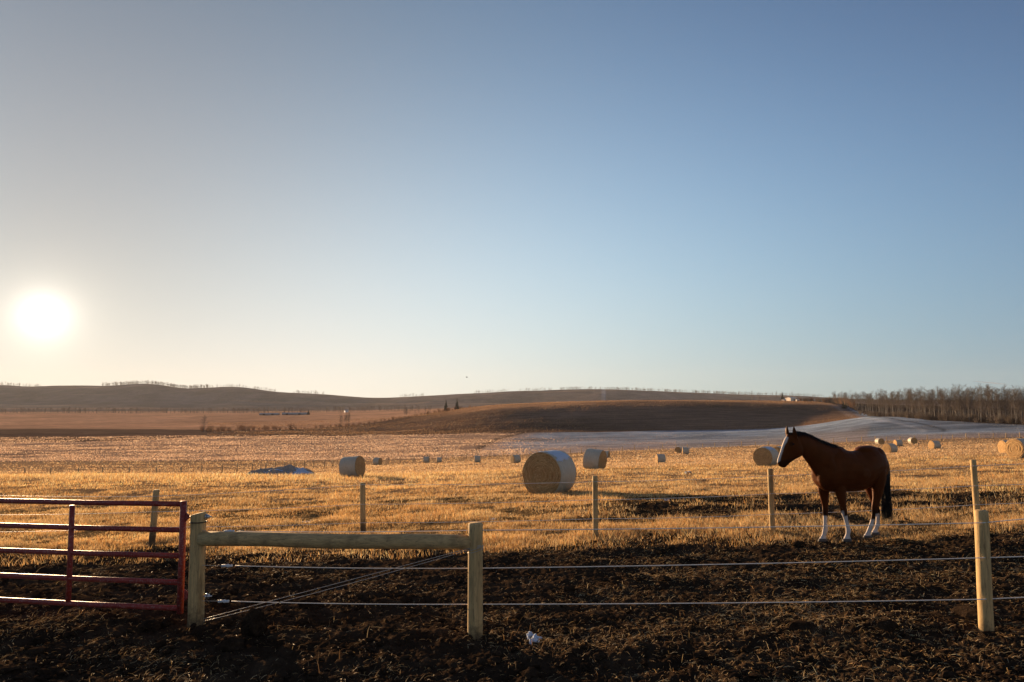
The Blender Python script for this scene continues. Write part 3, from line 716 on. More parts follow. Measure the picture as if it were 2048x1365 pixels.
# ------------------------------------------------------------------ hay bales
m = MT('hay_end'); tcn = m.n('ShaderNodeTexCoord'); sp = m.n('ShaderNodeSeparateXYZ'); m.l(tcn.outputs['Object'], sp.inputs[0])
r_ = m.math('SQRT', m.math('ADD', m.math('MULTIPLY', sp.outputs[1], sp.outputs[1]), m.math('MULTIPLY', sp.outputs[2], sp.outputs[2])))
an = m.math('ARCTAN2', sp.outputs[1], sp.outputs[2]); cb = m.n('ShaderNodeCombineXYZ')
m.l(m.math('ADD', m.math('MULTIPLY', r_, 34.0), m.math('MULTIPLY', an, .9)), cb.inputs[0]); m.l(m.math('MULTIPLY', m.math('MULTIPLY', an, r_), 5.0), cb.inputs[1]); m.l(m.math('MULTIPLY', sp.outputs[0], 6.0), cb.inputs[2])
st = m.noise(cb.outputs[0], 1.0, 9, .78, 1.2); big = m.noise(m.coord('Object'), 4, 4)
m.color(m.mix(m.math('MULTIPLY', big, .6), m.ramp(st, [(.33, (.10, .05, .02)), (.48, (.52, .31, .12)), (.64, (.90, .64, .32))]), (.36, .20, .08))); m.rough(.85)
m.normal(m.bump(st, .05, 1.0)); M_HAYEND = m.m
m = MT('net_wrapped_hay'); g = m.coord('Object', (1, 1, 1)); w1 = m.noise(m.coord('Object', (60, 4, 4)), 1.5, 5, .7); w2 = m.noise(g, 3, 5, .6)
m.color(m.mix(w2, m.ramp(w1, [(.3, (.32, .27, .18)), (.6, (.55, .49, .36))]), m.ramp(w1, [(.3, (.42, .37, .27)), (.6, (.68, .63, .50))]))); m.rough(.5)
m.normal(m.bump(w1, .02, .8)); M_NET = m.m
def bale_proto(seed):
    rg = random.Random(seed); root = empty('hay_bale', (0, 0, 0)); n = 72; L = 1.22; R0 = .75
    def prof(a, x):
        q = 1+.012*math.sin(2*a+seed)+.010*math.sin(3*a+seed*2+x*2)+.006*math.sin(7*a+x*5+seed)
        z = R0*q*math.cos(a); y = R0*q*math.sin(a)
        if z < -.66: z = -.66+(z+.66)*.45
        return y, z
    mb = MB(); V = []; xs = [-L/2, -L/2+.03] + list(np.linspace(-L/2+.12, L/2-.12, 7)) + [L/2-.03, L/2]
    for i, x in enumerate(xs):
        e = .965 if i in (0, len(xs)-1) else 1
        for k in range(n):
            y, z = prof(2*math.pi*k/n, x); V.append((x, y*e, z*e))
    Fs = [(i*n+k, (i+1)*n+k, (i+1)*n+(k+1) % n, i*n+(k+1) % n) for i in range(len(xs)-1) for k in range(n)]
    mb.add(V, Fs); mb.build('net_wrap', M_NET, root)
    for sgn in (-1, 1):
        mb = MB(); V = []; nr = 26; rads = np.linspace(1, .03, nr)
        for j, f in enumerate(rads):
            for k in range(n):
                a = 2*math.pi*k/n; y, z = prof(a, sgn*L/2); nz = vn(np.array([f*17+a*.4]), np.array([a*2.5*f]), seed*7+(sgn > 0))[0]
                V.append((sgn*(L/2+.012+.035*(1-f**6)*.6+.016*nz-.012*(j == 0)), y*f*.985, z*f*.985))
        Fs = [((j*n+k, j*n+(k+1) % n, (j+1)*n+(k+1) % n, (j+1)*n+k) if sgn > 0 else (j*n+k, (j+1)*n+k, (j+1)*n+(k+1) % n, j*n+(k+1) % n)) for j in range(nr-1) for k in range(n)]
        V.append((sgn*(L/2+.04), 0, 0)); c = len(V)-1
        for k in range(n): Fs.append(((nr-1)*n+k, (nr-1)*n+(k+1) % n, c) if sgn > 0 else ((nr-1)*n+(k+1) % n, (nr-1)*n+k, c))
        mb.add(V, Fs)
        for i in range(700):          # loose stalks standing off the cut end
            a = rg.uniform(0, 2*math.pi); f = math.sqrt(rg.random()); y, z = prof(a, 0); y *= f; z *= f
            p0 = np.array([sgn*(L/2+.015), y, z]); tdir = np.array([sgn*rg.uniform(.1, .5), math.cos(a)*rg.choice((-1, 1)), -math.sin(a)*1.0*rg.choice((-1, 1))]); tdir = tdir/np.linalg.norm(tdir)*rg.uniform(.05, .13)
            nrm_ = np.array([0, math.sin(a), math.cos(a)])*.004
            mb.add([p0-nrm_, p0+nrm_, p0+tdir], [(0, 1, 2)])
        mb.build('hay_end', M_HAYEND, root)
    return root
bale_a = bale_proto(1); bale_b = bale_proto(5)
def snow_cap(parent, x0, x1, a0, a1, seed):
    """thin crust of snow on the top of a bale"""
    nx, na = 36, 40; V = []; keep = []
    for i in range(nx):
        for k in range(na):
            x = x0+(x1-x0)*i/(nx-1); a = a0+(a1-a0)*k/(na-1)
            e = min(i, nx-1-i)/5; e2 = min(k, na-1-k)/6; th = .018*min(1, e, e2)+.008*fbm(np.array([x*7.]), np.array([a*7.]), seed, 3)[0]
            r = .752+th-.012; V.append((x, r*math.sin(a), r*math.cos(a)))
            nn_ = fbm(np.array([x*5.]), np.array([a*6.]), seed+5, 4)[0]; keep.append(min(1, e, e2)*1.3+nn_*1.5 > .42)
    Fs = []
    for i in range(nx-1):
        for k in range(na-1):
            q = [i*na+k, (i+1)*na+k, (i+1)*na+k+1, i*na+k+1]
            if all(keep[t] for t in q): Fs.append(tuple(q))
    mb = MB(); mb.add(V, Fs); o = mb.build('snow_crust', M_SNOW, parent)
    sd = o.modifiers.new('t', 'SOLIDIFY'); sd.thickness = .012; sd.offset = 1
# (px centre, base py, height px, heading deg of the near cut end (0 = towards camera, + = turned to picture left), label, first D)
BALES = [
 (1099, 986, 84, 27, 'largest round hay bale, frosted on top, in the middle of the pasture', 15),
 (704, 955, 42, -62, 'large round bale on the grassy crest, left of the middle', 38),
 (592, 957, 24, -60, 'half-sunk hay bale beside the snowy dung heap', 60),
 (755, 930, 15, -60, 'small distant bale just right of the crest bale', 80),
 (853, 926, 12.5, -80, 'left one of the pair of small distant bales below the spruces', 100),
 (878, 926, 11, 85, 'right one of the pair of small distant bales below the spruces', 100),
 (954.5, 926, 14, 88, 'small distant bale at the end of the diagonal ditch', 100),
 (1031, 927, 17, 60, 'small distant bale just left of the largest bale', 80),
 (1190, 939, 40, -66, 'leaning net-wrapped bale just right of the largest bale', 45),
 (1212, 917, 15, -75, 'small bale peeping out behind the leaning bale', 90),
 (1321, 929, 18.5, 72, 'lone small bale above the little block in the pasture', 80),
 (1357, 906, 12.5, 10, 'left bale of the close pair, showing its round end', 90),
 (1371.5, 909, 14, 86, 'right bale of the close pair, showing its wrapped side', 90),
 (1533, 933, 39, 25, 'snow-topped hay bale in front of the horse muzzle', 45),
 (1561, 924, 31, 35, 'hay bale mostly hidden behind the horse head', 60),
 (1759.5, 890, 13, -35, 'left of the three far bales in a row above the horse back', 100),
 (1796.5, 894, 13.5, 62, 'middle of the three far bales in a row above the horse back', 100),
 (1825.5, 888, 13, -30, 'right of the three far bales in a row above the horse back', 100),
 (1869.5, 899, 17, 50, 'lone bale in the right pasture between the rump and the tall post', 90),
 (1781, 913, 20, 40, 'bale right behind the horse rump', 80),
 (2017, 908, 27, 55, 'second bale from the right edge of the photo', 55),
 (2043, 916, 39, 38, 'hay bale cut off by the right edge of the photo', 50)]
BPOS = []
for i, (px, py, hpx, ang, lab, D0) in enumerate(BALES):
    q = hit(px, py, D0, 400); D = q[1]; q[0] = P(px, py, D)[0]
    sc_ = min(max(hpx*D/F/1.46, .72), 1.25)
    to_cam = math.atan2(-q[1], -q[0]); rz = to_cam - math.radians(ang)
    src = bale_a if i % 2 == 0 else bale_b
    z = ground_at(q[0], q[1])+.69*sc_-.03
    r = copy_tree(src, (q[0], q[1], z), rz, sc_)
    r['label'] = lab; r['category'] = 'hay bale'; r['group'] = 'round hay bales in the pasture'; BPOS.append((q[0], q[1], sc_))
    if i == 0: big_bale = r
    if i == 2: r.scale = (sc_, sc_, sc_*.72); r.location.z -= .15
    if i == 8: r.rotation_euler = (.0, .09, rz)
    if i == 1: r.rotation_euler = (.0, -.10, rz)
    if i == 13: snow_bale = r
for proto in (bale_a, bale_b):
    for ch in list(proto.children): bpy.data.objects.remove(ch)
    bpy.data.objects.remove(proto)
snow_cap(big_bale, -.58, .56, -.45, 1.0, 3); snow_cap(snow_bale, -.56, .56, -.4, .85, 9)
#==PART3==
# ------------------------------------------------------------------ grass, straw, clods
PAL = np.array([[.62, .42, .17], [.52, .35, .15], [.44, .29, .14], [.60, .45, .24], [.34, .19, .08], [.70, .54, .30], [.50, .27, .09]])
def blades(name, X, Y, Hh, Wd, lean, tint=None, grey=0.0, mat=M_GRASS, seed=1, z=None, flat=False, label=None, cat='grass'):
    n = len(X); rg = np.random.default_rng(seed); th = rg.uniform(0, 2*np.pi, n); ld_ = rg.uniform(0, 2*np.pi, n)
    if z is None: z = near_z(X, Y) if Y.max() < 90 else far_z(X, Y)
    dx, dy = np.cos(th)*Wd/2, np.sin(th)*Wd/2; L = Hh; lx = np.cos(ld_)*L*lean; ly = np.sin(ld_)*L*lean; hz = L*np.sqrt(np.clip(1-lean**2, .02, 1))
    z0 = z-.01
    V = np.stack([np.stack([X-dx, Y-dy, z0], -1), np.stack([X+dx, Y+dy, z0], -1),
                  np.stack([X+lx*.35-dx*.8, Y+ly*.35-dy*.8, z0+hz*.55], -1), np.stack([X+lx*.35+dx*.8, Y+ly*.35+dy*.8, z0+hz*.55], -1),
                  np.stack([X+lx, Y+ly, z0+hz], -1)], 1)
    b = np.arange(n)[:, None]*5
    Fc = np.concatenate([b+np.array([[0, 1, 3]]), b+np.array([[0, 3, 2]]), b+np.array([[2, 3, 4]])], 0)
    pi_ = rg.integers(0, len(PAL), n); c = PAL[pi_]*(rg.uniform(.65, 1.15, n)[:, None])
    if grey: c = c*(1-grey)+c.mean(1, keepdims=True)*grey*np.array([[1.12, .96, .86]])
    if tint is not None: c = c*tint
    c = np.repeat(np.clip(c, 0, .9), 5, 0)
    o = mesh_np(name, V.reshape(-1, 3), Fc, mat, smooth=False, cols={'col': c}); tag(o, label, cat if label else None, kind='stuff'); return o
rg = np.random.default_rng(11)
def scatter(n, D0, D1, lim=.84, power=1.0):
    n = int(n*1.32); lim = 1.22
    u = rg.random(n); inv = (1/D0**power)+(1/D1**power-1/D0**power)*u; Y = inv**(-1/power); s_ = rg.uniform(-.84, .84, n); o_ = rg.random(n) < .20; s_ = np.where(o_, rg.uniform(.84, lim, n)*rg.choice((-1, 1), n), s_); return s_*Y, Y
# pasture turf near
X, Y = scatter(900000, 12.2, 62)
mm = mudmask(X, Y); cl = fbm(X*1.1, Y*1.1, 91, 4); cl2 = fbm(X*.35, Y*.35, 92, 3)
keep = (rg.random(len(X)) > mm*np.where(Y < 15, .93, .97)) & (rg.random(len(X)) < .55+cl*1.1+.2*cl2 + (Y < 15)*.3); X, Y, cl, cl2 = X[keep], Y[keep], cl[keep], cl2[keep]
px = 1024+F*X/Y
h = rg.uniform(.03, .12, len(X))*(1+1.2*np.clip(cl, -.6, 1))*np.where(rg.random(len(X)) < .04, 1.7, 1)
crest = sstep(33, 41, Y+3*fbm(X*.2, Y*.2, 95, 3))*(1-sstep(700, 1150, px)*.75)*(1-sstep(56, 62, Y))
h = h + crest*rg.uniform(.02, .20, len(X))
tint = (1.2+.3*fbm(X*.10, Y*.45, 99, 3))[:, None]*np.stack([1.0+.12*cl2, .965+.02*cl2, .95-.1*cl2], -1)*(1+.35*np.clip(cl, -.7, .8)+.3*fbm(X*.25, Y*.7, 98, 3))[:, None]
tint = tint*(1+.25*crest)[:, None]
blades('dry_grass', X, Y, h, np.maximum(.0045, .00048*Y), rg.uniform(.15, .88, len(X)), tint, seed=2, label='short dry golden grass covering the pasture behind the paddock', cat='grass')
# pasture stubble far
X, Y = scatter(260000, 58, 182, 1.0); cl = fbm(X*.2, Y*.35, 93, 4)
keep = rg.random(len(X)) < .6+cl; X, Y, cl = X[keep], Y[keep], cl[keep]
blades('pasture_stubble', X, Y, rg.uniform(.06, .20, len(X))*(1+.6*cl), .0009*Y, rg.uniform(.1, .6, len(X)), (1+.3*cl)[:, None]*np.array([[1.2, 1.13, 1.08]]), grey=.25, seed=4, label='pale dry stubble in the far part of the pasture', cat='stubble')
# valley stubble
X, Y = scatter(220000, 178, 380, 1.1); px = 1024+F*X/Y
cl = fbm(X*.08, Y*.12, 94, 4); keep = (rg.random(len(X)) < .55+cl) & (px < 1000+rg.normal(0, 60, len(X))); X, Y, cl = X[keep], Y[keep], cl[keep]
blades('valley_stubble', X, Y, rg.uniform(.12, .34, len(X))*(1+.6*cl), .0010*Y, rg.uniform(.1, .6, len(X)), (1+.3*cl)[:, None]*np.array([[1.35, 1.22, 1.18]]), grey=.6, seed=5, label='pinkish pale stubble covering the valley field', cat='stubble')
# frosted stubble in the hollow, and rough grass on the brown rise
X, Y = scatter(150000, 178, 420, 1.1); px = 1024+F*X/Y; cl = fbm(X*.06, Y*.14, 104, 4)
fd = np.interp(px, [1640, 1700, 1750, 1850, 1950, 2048, 2200, 3000], [585, 470, 362, 292, 264, 244, 230, 200])
keep = (rg.random(len(X)) < .5+1.2*cl) & (px > 960+rg.normal(0, 40, len(X))) & (Y < np.where(px < 1640, 375, fd)); X, Y, cl, px = X[keep], Y[keep], cl[keep], px[keep]
blades('frosted_stubble', X, Y, rg.uniform(.05, .14, len(X)), .0008*Y, rg.uniform(.3, .8, len(X)), (1+.4*cl)[:, None]*np.where((px < 1350)[:, None], [[.95, .85, .85]], [[.62, .74, .92]]), grey=.85, seed=6, label='short frosted stubble in the pale blue-grey field behind the bales', cat='stubble')  # tint paints lit ground warm on the left, shaded ground blue on the right
X, Y = scatter(170000, 385, 640, 1.0); px = 1024+F*X/Y; cl = fbm(X*.03, Y*.05, 105, 4)
keep = (rg.random(len(X)) < .5+cl) & (px > 420) & (px < np.interp(Y, [385, 470, 600], [1715, 1680, 1640])); X, Y, cl = X[keep], Y[keep], cl[keep]
blades('hillside_grass', X, Y, rg.uniform(.12, .35, len(X)), .0009*Y, rg.uniform(.2, .7, len(X)), (1+.4*cl)[:, None]*np.array([[.52, .42, .38]]), grey=.3, seed=7, label='rough brown grass covering the long dark rise below the far hills', cat='grass')
# trodden straw on the paddock soil
X, Y = scatter(480000, 4.6, 24, .86); mm = mudmask(X, Y); d = fbm(X*.9, Y*1.2, 96, 4); px = 1024+F*X/Y
dens = (.05+.55*np.clip(d+.08, 0, 1))*np.interp(px, [0, 500, 1000, 1500], [.55, .7, .9, 1.1])+.24*sstep(1050, 1700, px)*(Y < 11)*(.6+.8*np.clip(d, -.4, .6))
keep = (mm > .3) & (rg.random(len(X)) < dens*np.clip(Y/9, .45, 1)); X, Y = X[keep], Y[keep]; n = len(X)
th = rg.uniform(0, 2*np.pi, n); L = rg.uniform(.012, .085, n)*np.where(rg.random(n) < .04, 1.8, 1); w = rg.uniform(.0009, .0023, n)*np.maximum(1, Y/9); bend = rg.uniform(-.2, .2, n)
el = rg.uniform(-.05, .35, n)+ (rg.random(n) < .12)*rg.uniform(.4, 1.1, n)
def seg(t): 
    a = th+bend*t; x = X+np.cos(a)*L*t; y = Y+np.sin(a)*L*t; return x, y
z0 = near_z(X, Y); P0 = np.stack([X, Y, z0+.004], -1); x1, y1 = seg(.5); x2, y2 = seg(1.0)
P1 = np.stack([x1, y1, z0+.008+L*.5*np.sin(el)*1.15], -1); z2 = np.maximum(near_z(x2, y2)+.003, z0+L*np.sin(el)*.9); P2 = np.stack([x2, y2, z2], -1)
nx, ny = -np.sin(th)*w, np.cos(th)*w; O = np.stack([nx, ny, w*.5], -1)
V = np.stack([P0-O, P0+O, P1-O, P1+O, P2-O*.6, P2+O*.6], 1).reshape(-1, 3); b = np.arange(n)[:, None]*6
Fc = np.concatenate([b+np.array([[0, 1, 3, 2]]), b+np.array([[2, 3, 5, 4]])], 0)
c = PAL[rg.integers(0, len(PAL), n)]*rg.uniform(.35, 1.15, n)[:, None]*np.interp(X/Y, [-.3, .1, .4], [.95, 1.1, 1.35])[:, None]
o = mesh_np('straw_litter', V, Fc, M_STRAW, smooth=False, cols={'col': np.repeat(np.clip(c, 0, .9), 6, 0)}); tag(o, 'loose straw and dead stalks trodden into the dark paddock soil', 'straw', kind='stuff')
# clods
def ico():
    t = (1+5**.5)/2
    V = np.array([(-1, t, 0), (1, t, 0), (-1, -t, 0), (1, -t, 0), (0, -1, t), (0, 1, t), (0, -1, -t), (0, 1, -t), (t, 0, -1), (t, 0, 1), (-t, 0, -1), (-t, 0, 1)], float); V /= np.linalg.norm(V[0])
    Fi = [(0, 11, 5), (0, 5, 1), (0, 1, 7), (0, 7, 10), (0, 10, 11), (1, 5, 9), (5, 11, 4), (11, 10, 2), (10, 7, 6), (7, 1, 8), (3, 9, 4), (3, 4, 2), (3, 2, 6), (3, 6, 8), (3, 8, 9), (4, 9, 5), (2, 4, 11), (6, 2, 10), (8, 6, 7), (9, 8, 1)]
    return V, np.array(Fi)
def ico2(lv=1):
    V, Fi = ico(); V = [tuple(v) for v in V]
    for _ in range(lv):
        cache = {}; out = []
        def mid(a, b):
            k = (min(a, b), max(a, b))
            if k not in cache:
                q = (np.array(V[a])+np.array(V[b]))/2; q /= np.linalg.norm(q); V.append(tuple(q)); cache[k] = len(V)-1
            return cache[k]
        for a, b, c in Fi:
            ab, bc, ca_ = mid(a, b), mid(b, c), mid(c, a); out += [(a, ab, ca_), (b, bc, ab), (c, ca_, bc), (ab, bc, ca_)]
        Fi = out
    return np.array(V), np.array(Fi)
V0, F0 = ico2(1); nC = 9000
X, Y = scatter(nC*2, 4.6, 20, .86); mm = mudmask(X, Y); dn = fbm(X*1.3, Y*1.3, 97, 3); k = (mm > .5) & (rg.random(len(X)) < .45+dn); X, Y = X[k][:nC], Y[k][:nC]; nC = len(X)
sz = np.exp(rg.normal(math.log(.016), .55, nC)); z = near_z(X, Y)
A = rg.normal(0, 1, (nC, 1, 3)); A /= np.linalg.norm(A, axis=2, keepdims=True)
Vc = V0[None]*(1+.28*np.sin(3.1*(V0[None]*A).sum(2, keepdims=True)+rg.uniform(0, 6, (nC, 1, 1)))+rg.uniform(-.16, .16, (nC, len(V0), 1)))
Vc = Vc*sz[:, None, None]*np.stack([rg.uniform(.8, 1.5, nC), rg.uniform(.8, 1.3, nC), rg.uniform(.5, .9, nC)], -1)[:, None]
Vc = Vc+np.stack([X, Y, z+sz*.15], -1)[:, None]
Fc = (F0[None]+np.arange(nC)[:, None, None]*len(V0)).reshape(-1, 3)
o = mesh_np('soil_clods', Vc.reshape(-1, 3), Fc, M_CLOD, smooth=False); tag(o, 'crumbled dark soil clods scattered over the trodden paddock', 'soil clods', kind='stuff')
# single lumps
def lump(name, px, py, rx, ry, rz, mat, label, cat, seed, D0=4, sink=.3, lv=4, rough=.25):
    V, Fi = ico2(lv); q = hit(px, py, D0); n1 = fbm(V[:, 0]*2+seed, V[:, 1]*2+V[:, 2]*1.7, seed, 4); n2 = fbm(V[:, 0]*6+seed, V[:, 1]*6+V[:, 2]*5, seed+1, 3)
    V = V*(1+rough*n1+rough*.5*n2)[:, None]*np.array([rx, ry, rz]); V[:, 2] += rz*(1-sink*2)*.5
    o = mesh_np(name, V, Fi, mat, cols={'mud': np.ones(len(V))}); o.location = tuple(q); tag(o, label, cat); return o, q
lump('soil_mound', 507, 1272, .13, .12, .20, M_CLOD, 'upright dark lump of earth right of the gate post', 'earth lump', 3, lv=5, rough=.22)
lump('soil_mound', 300, 1258, .13, .11, .09, M_CLOD, 'low dark earth lump under the hinge end of the gate', 'earth lump', 13)
lump('soil_mound', 335, 1250, .08, .07, .07, M_CLOD, 'smaller earth lump beside the gate post foot', 'earth lump', 17)
lump('soil_mound', 1598, 1096, .11, .10, .06, M_CLOD, 'dark clod on the soil left of the horse front hooves', 'earth lump', 19, 8)
# snow patches
def snow_patch(px, py, rx, ry, label, seed, D0=4):
    q = hit(px, py, D0); n = 34; gx, gy = np.meshgrid(np.linspace(-1, 1, n), np.linspace(-1, 1, n)); Xw = q[0]+gx*rx; Yw = q[1]+gy*ry
    k = fbm(gx*2.3+seed, gy*2.3, seed, 4)*1.5+.55-np.hypot(gx, gy); zz = near_z(Xw, Yw)+.012+.02*np.clip(k, 0, .5)
    idx = np.arange(n-1)[:, None]*n+np.arange(n-1)[None]; Fq = np.stack([idx, idx+1, idx+n+1, idx+n], -1).reshape(-1, 4); kk = k.ravel() > .1
    Fq = Fq[kk[Fq].all(1)]; V = np.stack([Xw-q[0], Yw-q[1], zz-q[2]], -1).reshape(-1, 3)
    o = mesh_np('snow_patch', V, Fq, M_SNOW); o.location = tuple(q); tag(o, label, 'snow patch', 'leftover snow patches')
    sd = o.modifiers.new('t', 'SOLIDIFY'); sd.thickness = .02; sd.offset = -1
snow_patch(1070, 1276, .11, .27, 'bright scrap of old snow on dark soil right of the brace post', 5)
snow_patch(985, 1040, .09, .16, 'tiny snow scrap in the grass above the brace post', 6, 8)
snow_patch(1335, 1000, .12, .3, 'tiny snow scrap at the shadow of the largest bale', 7, 8)
snow_patch(610, 1046, .12, .2, 'tiny snow scrap in the grass above the brace rail', 8, 8)
M_HEAP = simple('rotten_hay', (.42, .34, .27), 1.0, 0, (6, .12))
# dung heap with snow
q = hit(567, 953, 44); q[1] = 53; q[0] = P(562, 950, 53)[0]; q[2] = ground_at(q[0], q[1]); n = 70; gx, gy = np.meshgrid(np.linspace(-1, 1, n), np.linspace(-1, 1, n))
wx, wy_ = 2.9, 2.2; d = np.clip(1-np.hypot(gx, gy), 0, 1)
e1 = np.exp(-((gx-.15)/.26)**2-(gy/.5)**2); e2 = np.exp(-((gx-.52)/.22)**2-((gy-.1)/.5)**2); e3 = np.exp(-((gx+.25)/.35)**2-((gy+.1)/.45)**2)
hz = (.30*e1+.34*e2+.28*e3+.30)*np.minimum(1, d*4)+.30*fbm(gx*4+2, gy*4, 101, 5)*np.minimum(1, d*3)
Vh = np.stack([gx*wx, gy*wy_, hz-.05-.3*(d <= 0)], -1).reshape(-1, 3); idx = np.arange(n-1)[:, None]*n+np.arange(n-1)[None]
Fh = np.stack([idx, idx+1, idx+n+1, idx+n], -1).reshape(-1, 4)
hr = empty('dung_heap', q, 0, 'dark heap of old hay and dung with snow streaks at the pasture edge', 'heap'); mesh_np('heap_body', Vh, Fh, M_HEAP, hr, cols={'mud': np.ones(len(Vh))})
sn = (fbm(gx*2+1.5*gy, gy*3.2+4, 103, 4)*1.3+.16-np.abs(gy+.40-.25*gx)*1.1 > .0) & (d > .12) & (gx > -.55); kk = sn.ravel(); Fs_ = Fh[kk[Fh].all(1)]
o = mesh_np('snow_crust', Vh+np.array([0, 0, .03]), Fs_, M_SNOW, hr)
# block in the pasture
q = hit(1376, 949, 28); b = MB(); b.box((-.15, -.1, -.02), (.15, .1, .13)); b.box((-.11, -.104, .03), (.11, -.10, .09))
M_BLOCK = simple('blue_grey_block', (.10, .13, .19), .6)
r = empty('salt_block', q, .3, 'small blue-grey block lying alone in the pasture', 'block'); o = b.build('block_body', M_BLOCK, r, False); bv = o.modifiers.new('b', 'BEVEL'); bv.width = .015; bv.segments = 2
b = MB(); b.box((.02, -.08, .13), (.12, .06, .145)); b.build('snow_crust', M_SNOW, r)

# ------------------------------------------------------------------ distant fences
def path_fence(name, pts, spacing, hh, rad, label, D0, wires=(.45, .8, 1.15), wire_r=.004, jit=.3, dark=True):
    W_ = []
    for px, py, D in pts:
        x = P(px, py, D)[0]; W_.append((x, D))
    W_ = np.array(W_); sg = np.hypot(*np.diff(W_, axis=0).T); cum = np.concatenate([[0], np.cumsum(sg)]); tot = cum[-1]; nP = int(tot/spacing)+1
    rgp = random.Random(nP); ts = [min(tot, max(0, i*spacing+rgp.uniform(-jit, jit))) for i in range(nP)]
    xs = np.interp(ts, cum, W_[:, 0]); ys = np.interp(ts, cum, W_[:, 1]); zs = far_z(xs, ys)
    O = np.array([xs[0], ys[0], zs[0]]); root = empty(name, O, 0, label, 'fence'); mats = M_TIMBER2
    protos = []
    for k in range(3):
        mb = MB(); mb.tube([(0, 0, -.3), (.01*k, 0, hh*.5), (.03*(k-1), 0.01, hh)], [rad, rad*.95, rad*.85], 6); protos.append(mb.mesh('post', mats))
    for i in range(nP):
        o = link_me('post', protos[rgp.randrange(3)], root); o.location = (xs[i]-O[0], ys[i]-O[1], zs[i]-O[2]); o.rotation_euler = (rgp.uniform(-.04, .04), rgp.uniform(-.04, .04), rgp.uniform(0, 6)); o.scale = (1, 1, rgp.uniform(.88, 1.12))
    for w_ in wires:
        mb = MB(); mb.tube([np.array([xs[i], ys[i], zs[i]+hh*w_])-O for i in range(nP)], wire_r, 3); mb.build('wire', M_DARKWIRE, root)
    return root
path_fence('boundary_fence', [(-120, 957, 96), (18, 957, 98), (262, 957, 104), (420, 955, 110), (520, 946, 120), (610, 934, 135), (700, 928, 150), (800, 926, 160), (980, 916, 172), (1138, 911, 174), (1280, 905, 174), (1497, 897, 174), (1700, 890, 174), (1850, 886, 174), (2130, 880, 174)], 3.35, 1.35, .10, 'long post and wire fence along the far edge of the pasture', 90, (.4, .7, .95), .012)
path_fence('valley_fence', [(-140, 920, 198), (250, 919, 200), (520, 918, 200), (700, 918, 196), (800, 922, 182)], 2.9, 1.25, .04, 'thin wire fence crossing the valley stubble beyond the pasture on the left', 150, (.75,), .012)
# ------------------------------------------------------------------ trees
m = MT('pale_bark'); m.color(m.ramp(m.noise(m.coord('Object', (3, 3, .8)), 3, 5), [(.35, (.13, .11, .09)), (.6, (.30, .27, .23))])); M_BARK = m.m
m = MT('bare_twigs'); m.color(m.mix(m.noise(m.coord(), .8, 3), (.10, .075, .058), (.20, .155, .12))); M_TWIG = m.m
m = MT('rusty_twigs'); m.color(m.mix(m.noise(m.coord(), .8, 3), (.24, .13, .07), (.40, .23, .12))); M_TWIG2 = m.m
m = MT('spruce_needles'); m.color(m.mix(m.noise(m.coord(), 2, 4), (.018, .026, .016), (.045, .055, .03))); M_SPRUCE = m.m
def aspen(seed, H, trunk_mat=M_BARK, twig_mat=M_TWIG, low=.35):
    rg_ = random.Random(seed); t = MB(); c = MB(); bx, by = rg_.uniform(-.4, .4), rg_.uniform(-.4, .4)
    def tr(h): return np.array([bx*math.sin(h/H*2.2), by*math.sin(h/H*1.7), h])
    hs_ = np.linspace(-.5, H, 8); t.tube([tr(h) for h in hs_], [max(.02, .11*(1-h/H*.9)) for h in hs_], 6)
    for i in range(34):
        h = H*rg_.uniform(low, .97); a = rg_.uniform(0, 6.28); L = (H-h)*.35+rg_.uniform(.5, 1.3); p0 = tr(h); u_ = np.array([math.cos(a), math.sin(a), rg_.uniform(.5, 1.3)]); u_ /= np.linalg.norm(u_)
        p1 = p0+u_*L*.5; p2 = p1+(u_+np.array([0, 0, .35]))*L*.5; c.tube([p0, p1, p2], [.035, .024, .012], 3, False)
        for k in range(5):
            f = rg_.uniform(.25, 1); q0 = p0+(p2-p0)*f; v_ = np.array([rg_.gauss(0, 1), rg_.gauss(0, 1), rg_.uniform(.2, 1.4)]); v_ = v_/np.linalg.norm(v_)*rg_.uniform(.35, .95)
            q1 = q0+v_; c.tube([q0, q1], [.017, .008], 3, False)
            for kk_ in range(2):
                v2 = v_*.3+np.array([rg_.gauss(0, .3), rg_.gauss(0, .3), rg_.uniform(0, .4)]); c.tube([q0+v_*.5, q0+v_*.5+v2], [.010, .006], 3, False)
    return t.mesh('trunk', trunk_mat), c.mesh('crown', twig_mat)
def shrub(seed, H, Wd, mat=M_TWIG2, n=60):
    rg_ = random.Random(seed); c = MB(); s_ = MB()
    for i in range(n):
        a = rg_.uniform(0, 6.28); r0 = rg_.uniform(0, Wd*.25); p0 = np.array([math.cos(a)*r0, math.sin(a)*r0, -.2]); out = rg_.uniform(.05, .5)*Wd; hh = H*rg_.uniform(.55, 1)
        p1 = p0+np.array([math.cos(a)*out*.5, math.sin(a)*out*.5, hh*.55]); p2 = p0+np.array([math.cos(a)*out, math.sin(a)*out, hh]); (s_ if i < n//4 else c).tube([p0, p1, p2], [.03, .02, .01], 3, False)
        for k in range(5):
            f = rg_.uniform(.3, 1); q0 = p0+(p2-p0)*f; c.tube([q0, q0+np.array([rg_.gauss(0, .3), rg_.gauss(0, .3), rg_.uniform(.1, .6)])], [.014, .007], 3, False)
    return s_.mesh('stem', mat), c.mesh('crown', mat)
